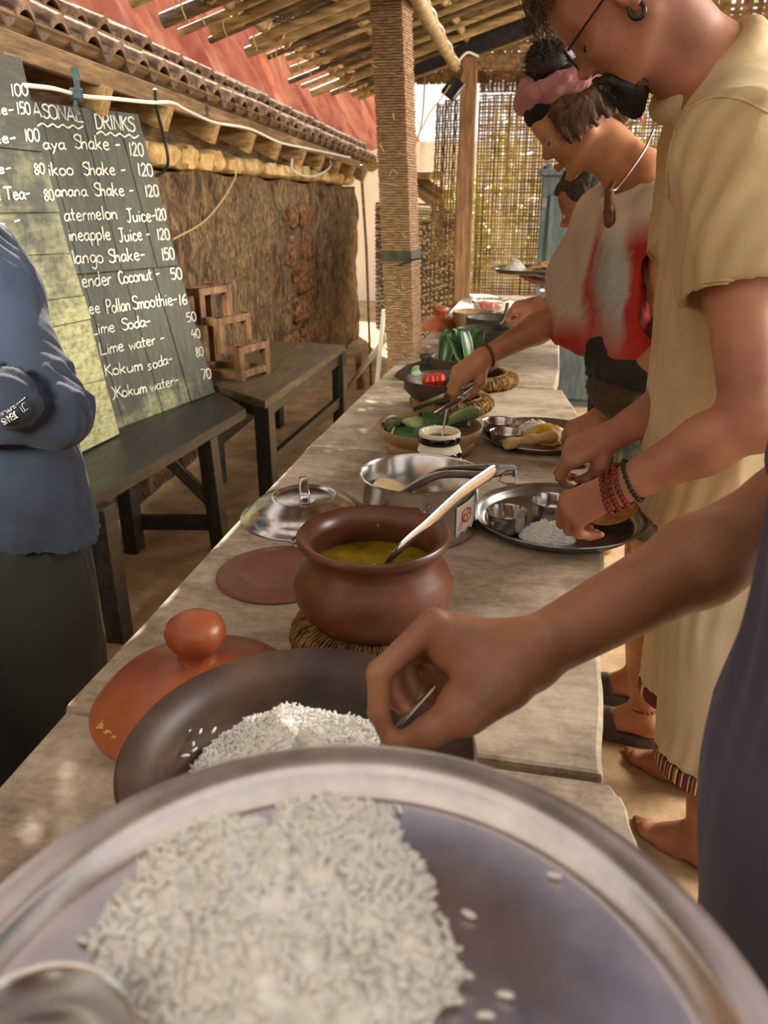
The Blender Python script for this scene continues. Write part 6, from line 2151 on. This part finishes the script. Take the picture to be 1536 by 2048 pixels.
for k in range(16):
    a, z = random.uniform(3.4, 5.9), random.uniform(.05, .1)
for side, (ax_, ay) in enumerate(((.345, 1.755), (.35, 1.92))):
    sn = tag(bpy.data.objects.new('sandal', None), ('nearer grey brown foam sandal on the foot with an anklet', 'farther grey brown foam sandal of the scarfed person')[side], 'sandal', 'sandals of the scarfed person')
    COL.objects.link(sn)
    sn.location = (ax_ - .05, ay, 0)
    ol_ = []
    for a in np.linspace(0, 2 * math.pi, 28)[:-1]:
        x = math.cos(a) * .128
        w_ = .043 + .006 * math.cos(a * 2 + .6)
        ol_.append((ax_ - .055 + x, ay + .012 + w_ * math.sin(a) - .02 * math.cos(a)))
    polyslab(ol_, .034, .034, 0, 2, 1).build('sole', MAT['sandal'], sn, bevel=.005)
    T = Solid(.004)
    T.cap((ax_ - .040, ay + .004, .056), (ax_ - .100, ay + .018, .046), .036, .031, .01, clip=[(A(ax_ - .048, 0, 0), A(1, 0, .35)), (A(ax_ - .108, 0, 0), A(-1, 0, 0)), (A(0, 0, .026), A(0, 0, -1))])
    T.mesh('strap', MAT['sandal'], sn)
# tongs in the far hand
tp = hwr[1][3]
t_ = thing('tongs', tuple(tp), 'flat steel tongs in the scarfed person\'s hand over the tan bowl', 'tongs')
e1, e2 = D(826, 818, 1.93), D(850, 842, 1.90)
g0 = (hwr[4][2] + hwr[1][2]) / 2
MB().tube(catmull([g0 + A(.05, .0, .035), g0 + A(.0, .01, .012), (g0 + e1) / 2 + A(0, .006, .008), e1], 6), .0085, 10, flat=.18, up=(0, 1, .3)).build('arm', MAT['steel'], t_)
MB().tube(catmull([g0 + A(.05, .0, .035), g0 + A(.0, -.012, -.002), (g0 + e2) / 2 + A(0, -.006, -.002), e2], 6), .0085, 10, flat=.18, up=(0, 1, .3)).build('arm', MAT['steel'], t_)

# ---------------------------------------------------------------- person with short grey hair
far = thing('person', (.30, 3.0, 0), 'far person with short greying hair and glasses holding up a plate', 'person')
hc = D(1178, 412, 2.74)
HM = frame((-.93, 0, -.36))
S = Solid(.0055)
P = head(S, hc, HM, .98, .98, 1.0)
nb = A(.25, 3.02, 1.14)
S.cap(P(-.03, 0, -.05), nb, .052, .058, .03)
shn, shf = A(.27, 2.85, 1.08), A(.25, 3.2, 1.08)
S.cap(nb, shn, .05, .05, .03).cap(nb, shf, .05, .05, .03)
S.cap((.28, 3.02, 1.0), (.31, 3.0, .82), .13, .13, .05, sq=((1, 0, 0), 1.4))
el, wr = D(1165, 655, 2.72), D(1072, 608, 2.83)
S.cap(shn, el, .05, .04, .02).cap(el, wr, .04, .026, .02)
hfr = hand(S, wr, D(1030, 615, 2.86) - wr, A(-.2, -.5, .8), A(-.2, -1, -.2), [(45, 55, 30), (52, 58, 30), (56, 58, 30), (60, 58, 30)], None, .92)
el2, wr2 = A(.22, 3.2, .98), A(.10, 3.12, 1.035)
S.cap(shf, el2, .05, .04, .02).cap(el2, wr2, .04, .027, .02)
hand(S, wr2, A(-1, -.1, 0), A(0, 0, -1), A(0, -1, 0), [(10, 12, 8)] * 4, [(.02, .02, -.01), (.04, .045, -.02), (.06, .06, -.022), (.08, .066, -.02)], .92)
for hy in (2.92, 3.08):
    S.cap((.31, hy, .84), (.31, hy, .47), .08, .055, .03).cap((.31, hy, .47), (.32, hy, .09), .053, .035, .03).cap((.33, hy, .03), (.2, hy, .025), .032, .024, .02)
S.mesh('body', MAT['skin_far'], far)
HP = lambda x, y, z: hc + HM @ (A(x, y, z) * .98)
H = Solid(.0055)
H.ell(HP(-.018, 0, .050), A(.104, .086, .090), HM, .01, clip=[(HP(.045, 0, .03), HM @ A(.82, 0, -.57))])
H.cap(HP(.02, 0, .12), HP(.088, 0, .085), .035, .016, .03)
H.cap(HP(-.085, 0, .0), HP(-.085, 0, -.03), .05, .035, .03)
H.mesh('hair', MAT['hair_grey'], far, folds(260, .004, HM[:, 2], 53))
mb = MB()
for sg in (-1, 1):
    mb.tube([HP(.104 - .01 * abs(math.cos(a)), sg * (.033 + .025 * math.cos(a)), -.002 + .02 * math.sin(a)) for a in np.linspace(0, 6.28, 21)[:-1]], .0016, 6, closed=True)
    mb.tube(catmull([HP(.095, sg * .058, .004), HP(.05, sg * .077, .006), HP(-.02, sg * .08, .0)], 4), .0016, 6)
mb.tube([HP(.104, -.008, .002), HP(.104, .008, .002)], .0016, 6)
mb.build('glasses', MAT['steel_dark'], far)
T = Solid(.007)
T.cap((.28, 3.02, 1.0), (.31, 3.0, .80), .15, .16, .05, sq=((1, 0, 0), 1.4), clip=[(A(0, 0, .78), A(0, 0, -1))])
T.cap(nb + A(.01, 0, -.03), shn, .065, .065, .04).cap(nb + A(.01, 0, -.03), shf, .065, .065, .04)
T.cap(shn, shn + nrm(el - shn) * .16, .062, .066, .03).cap(shf, shf + nrm(el2 - shf) * .14, .062, .066, .03)
T.mesh('shirt', MAT['violet'], far, folds(40, .006, (0, 0, 1), 55))
T = Solid(.007)
for hy in (2.92, 3.08): T.cap((.31, hy, .86), (.315, hy, .10), .10, .075, .03)
T.mesh('trousers', MAT['black_cloth'], far, folds(40, .005, (0, 0, 1), 57))
bracelet('bracelet', wr + nrm(wr - el) * .0, nrm(wr - el), .029, .003, 'gold', far, 24, 1.0, 'thin brass bracelet')
fp = D(1062, 545, 2.93)
thali('steel_plate', (fp[0], fp[1], fp[2]), .152, 'steel plate of rice and papad held up by the far person', 'steel_dark', .014)
rice_heap('cooked_rice', (0, 0, fp[2] + .002), [A(fp[0] - .062 + .045 * math.cos(a), fp[1] + .045 * math.sin(a)) for a in a_], lambda f, a: .040 * (1 - f ** 1.6) + .003, 260, 'small mound of white rice on the far person\'s raised plate', 'rice', .009)
vs, fs = grid_sheet(lambda u, v: (fp[0] - .025 + .15 * u, fp[1] - .06 + .11 * v, fp[2] + .006 + .034 * math.sin(u * 3.14) * (.6 + .4 * math.sin(v * 3.14)) + .003 * math.sin(u * 30 + v * 9)), 20, 12)
pa = MB().add(vs, fs).build('papad', MAT['papad'])
s_ = pa.modifiers.new('thickness', 'SOLIDIFY')
s_.thickness = .003
tag(pa, 'curved pale papad on the far person\'s raised plate', 'papad')

# ---------------------------------------------------------------- person in navy on the left
nav = thing('person', (-1.12, 1.3, 0), 'person in navy long-sleeved top with arms folded at the left edge', 'person')
S = Solid(.006)
hc = A(-1.10, 1.24, 1.50)
HM = frame((.35, -.9, -.15))
P = head(S, hc, HM, 1.0)
nb = A(-1.12, 1.31, 1.31)
S.cap(P(-.03, 0, -.05), nb, .055, .06, .03)
shl, shr = D(-8, 590, 1.42), A(-1.30, 1.30, 1.22)
el = D(112, 822, 1.37)
S.cap((-1.12, 1.30, 1.2), (-1.10, 1.29, .82), .14, .13, .05, sq=((0, 1, 0), 1.4))
S.cap(nb, shl, .05, .05, .03).cap(nb, shr, .05, .05, .03)
wl = D(-150, 845, 1.30)
S.cap(shl, el, .05, .04, .02).cap(el, wl, .04, .03, .02)
hand(S, wl, A(-1, .15, .1), A(0, -1, .1), A(0, 0, 1), [(20, 20, 10)] * 4, None, .98)
er = A(-1.36, 1.18, 1.0)
wr = A(-1.06, 1.12, 1.03)
S.cap(shr, er, .05, .04, .02).cap(er, wr, .04, .03, .02)
hand(S, wr, A(1, -.05, .1), A(0, -1, .1), A(0, 0, 1), [(15, 20, 10)] * 4, None, .95)
for x in (-1.19, -1.0):
    S.cap((x, 1.3, .84), (x, 1.28, .47), .085, .058, .03).cap((x, 1.28, .47), (x, 1.3, .09), .056, .036, .03).cap((x, 1.32, .03), (x + .03, 1.18, .025), .034, .026, .02)
S.mesh('body', MAT['skin_far'], nav)
HP = lambda x, y, z: hc + HM @ A(x, y, z)
for sg in (-1, 1):
    MB().lathe([(0, -.0125), (.009, -.009), (.0125, 0), (.009, .009), (0, .0125)], HP(.0725, sg * .032, -.004), 20).build('eye', MAT['cream_glaze'], nav)
    MB().lathe([(0, -.007), (.0055, -.0045), (.007, 0), (.0055, .0045), (0, .007)], HP(.080, sg * .032, -.005), 16).build('iris', MAT['frame_dark'], nav)
    MB().tube(catmull([HP(.092, sg * .014, .024), HP(.088, sg * .032, .029), HP(.072, sg * .05, .022)], 4), .003, 6).build('eyebrow', MAT['hair_dark'], nav)
H = Solid(.006)
H.ell(HP(-.020, 0, .050), A(.102, .084, .088), HM, .01, clip=[(HP(.045, 0, .03), HM @ A(.82, 0, -.57))])
H.mesh('hair', MAT['hair_dark'], nav)
T = Solid(.006)
T.cap((-1.09, 1.30, 1.16), (-1.05, 1.27, .62), .175, .215, .05, sq=((0, 1, 0), 1.3), clip=[(A(-.9, 1.2, .70), A(-.30, 0, -1))])
T.cap(nb + A(0, 0, -.03), shl, .07, .072, .05).cap(nb + A(0, 0, -.03), shr, .07, .07, .05)
T.cap(shl, el, .066, .058, .02).cap(el, wl, .058, .046, .02)
T.ell(el + A(.0, -.005, -.01), A(.060, .055, .058), None, .02)
e3 = D(60, 800, 1.26)
T.cap(shr, er, .07, .06, .02).cap(er, wr, .06, .05, .02).cap(wr, D(10, 792, 1.28), .048, .05, .012)
T.ell(D(14, 800, 1.27), A(.052, .045, .050), None, .012)
top = T.mesh('top', MAT['navy'], nav, folds(40, .008, (.5, .1, 1), 61))
T = Solid(.007)
T.cap((-1.10, 1.29, .88), (-1.09, 1.29, .80), .15, .16, .05, sq=((0, 1, 0), 1.2))
for x in (-1.15, -.975): T.cap((x, 1.28, .84), (x + .01, 1.27, .08), .10, .095, .03)
T.mesh('trousers', MAT['black_cloth'], nav, folds(38, .007, (0, 0, 1), 63))
# white print on the sleeve, lying on the cloth
from mathutils.bvhtree import BVHTree
bv = BVHTree.FromPolygons([v.co[:] for v in top.data.vertices], [p.vertices[:] for p in top.data.polygons])
mb = MB()
def on_top(p):
    h_ = bv.ray_cast(Vector(CAM), Vector(ray(p[0], p[1])))
    return None if h_[0] is None else np.array(h_[0]) + np.array(h_[1]) * .0012
for tx, p0, p1, h, r_ in (('JEANS', (30, 822), (3, 838), 12, .0012), ('SUPPLIE', (30, 809), (0, 827), 6, .0006), ('----', (49, 793), (31, 807), 6, .0009), ('J', (49, 803), (38, 812), 14, .0005), ('l', (43, 812), (36, 816), 10, .0005)):
    for s_ in strokes(tx, p0, p1, h, 0, upv=(.55, .85)):
        pts = [on_top(p) for p in s_]
        if any(p is None for p in pts): continue
        pts = [p for k, p in enumerate(pts) if k == 0 or np.linalg.norm(p - pts[k - 1]) > 1e-5]
        if len(pts) > 1: mb.tube(pts, r_, 5, flat=.5)
if mb.v: mb.build('sleeve_print', MAT['chalk'], top)['label'] = 'white printed lettering on the sleeve'

# ---------------------------------------------------------------- nearest person serving rice
near = thing('person', (.32, .47, 0), 'nearest person in greyish violet top reaching in to spoon rice', 'person')
S = Solid(.0035)
W5 = D(1048, 1312, .665)
E5 = D(1585, 1020, .76)
SH5 = A(.40, .66, 1.30)
fm = W5 + (E5 - W5) * .62
S.cap(W5, fm, .0265, .040, .02).cap(fm, E5, .040, .044, .02).cap(E5, SH5, .044, .055, .02)
Dp = lambda x, y, d=.655: D(x, y, d)
mI, mM, mR, mP = Dp(868, 1243, .655), Dp(862, 1262, .675), Dp(872, 1285, .692), Dp(890, 1310, .705)
bk = A(0, 0, 1)
for m, k_ in ((mI, .2), (mM, .0), (mR, -.2), (mP, -.35)):
    S.cap(W5 + A(0, 0, 0), m + A(0, 0, -.003), .021, .0128, .02)
S.cap(D(1000, 1330, .655), D(905, 1300, .66), .022, .017, .02)
# index, middle, ring, little finger: knuckle, joint, joint, tip
S.chain([mI, Dp(757, 1345, .648), Dp(757, 1425, .650), Dp(778, 1478, .655)], [.0122, .0102, .0092, .0074], .004)
S.chain([mM, Dp(775, 1330, .675), Dp(790, 1395, .672), Dp(812, 1418, .662)], [.0118, .0102, .0092, .0076], .004)
S.chain([mR, Dp(806, 1322, .695), Dp(828, 1384, .688), Dp(862, 1398, .675)], [.0112, .0102, .0094, .0080], .004)
S.chain([mP, Dp(850, 1335, .712), Dp(864, 1380, .704), Dp(896, 1392, .690)], [.0108, .0100, .0094, .0085], .004)
S.cap(mP, Dp(905, 1360, .70), .014, .015, .01)
S.chain([Dp(1010, 1372, .645), Dp(932, 1425, .632), Dp(862, 1462, .635), Dp(796, 1487, .648)], [.021, .0165, .0125, .0088], .010)
S.cap(Dp(1000, 1345, .65), Dp(925, 1400, .638), .022, .016, .02)
# trunk, head and the other arm, out of the picture
S.cap((.33, .47, 1.25), (.35, .47, .9), .13, .12, .05, sq=((1, 0, 0), 1.3))
nbn = A(.36, .47, 1.42)
S.cap(nbn, SH5, .05, .05, .03)
hcn = A(.27, .47, 1.585)
HMn = frame((-.80, .05, -.58))
Pn = head(S, hcn, HMn, 1.0)
S.cap(Pn(-.03, 0, -.05), nbn, .052, .058, .03)
SHL = A(.38, .29, 1.30)
ELL = A(.345, .175, 1.07)
WRL = A(.155, .150, 1.000)
S.cap(nbn, SHL, .05, .05, .03).cap(SHL, ELL, .055, .044, .02).cap(ELL, WRL, .043, .027, .02)
hand(S, WRL, A(-1, .12, .02), A(0, 0, -1), A(0, 1, 0), [(4, 8, 4)] * 4, [(.02, .02, -.002), (.045, .040, -.004), (.07, .052, -.004), (.09, .056, -.004)], .95)
S.mesh('body', MAT['skin_near'], near)
H = Solid(.006)
HP = lambda x, y, z: hcn + HMn @ A(x, y, z)
H.ell(HP(-.020, 0, .050), A(.103, .085, .089), HMn, .01, clip=[(HP(.045, 0, .03), HMn @ A(.82, 0, -.57))])
H.mesh('hair', MAT['hair_dark'], near, folds(260, .004, HMn[:, 2], 77))
T = Solid(.006)
T.cap((.325, .49, 1.20), (.325, .49, .92), .185, .185, .05, sq=((1, 0, 0), 1.12))
T.cap((.325, .49, .92), (.345, .50, .55), .182, .185, .05, sq=((1, 0, 0), 1.12), clip=[(A(0, 0, .56), A(0, 0, -1))])
T.cap(nbn + A(0, 0, -.05), SH5, .07, .07, .05)
T.cap(SH5, E5 + (SH5 - E5) * .25, .075, .075, .03)
T.cap(nbn + A(0, 0, -.05), SHL, .07, .07, .05).cap(SHL, ELL + (SHL - ELL) * .3, .075, .072, .03)
T.mesh('top', MAT['violet'], near, folds(30, .006, (0, 0, 1), 71))
T = Solid(.008)
for y in (.40, .58): T.cap((.36, y, .7), (.37, y, .06), .11, .09, .03)
T.mesh('trousers', MAT['cream'], near, folds(38, .006, (0, 0, 1), 73))
# nails
mb = MB()
for c, u_ in ((Dp(770, 1470, .6475), 0), (Dp(806, 1478, .6405), 1)):
    pass
# the spoon between thumb and fingers
ladle('serving_spoon', [Dp(735, 1520, .668), Dp(765, 1487, .662), Dp(812, 1432, .655), Dp(868, 1368, .655)], 'flat steel serving spoon held in the nearest person\'s hand', .006, Dp(722, 1545, .675), bowl_r=.024, cat='spoon')
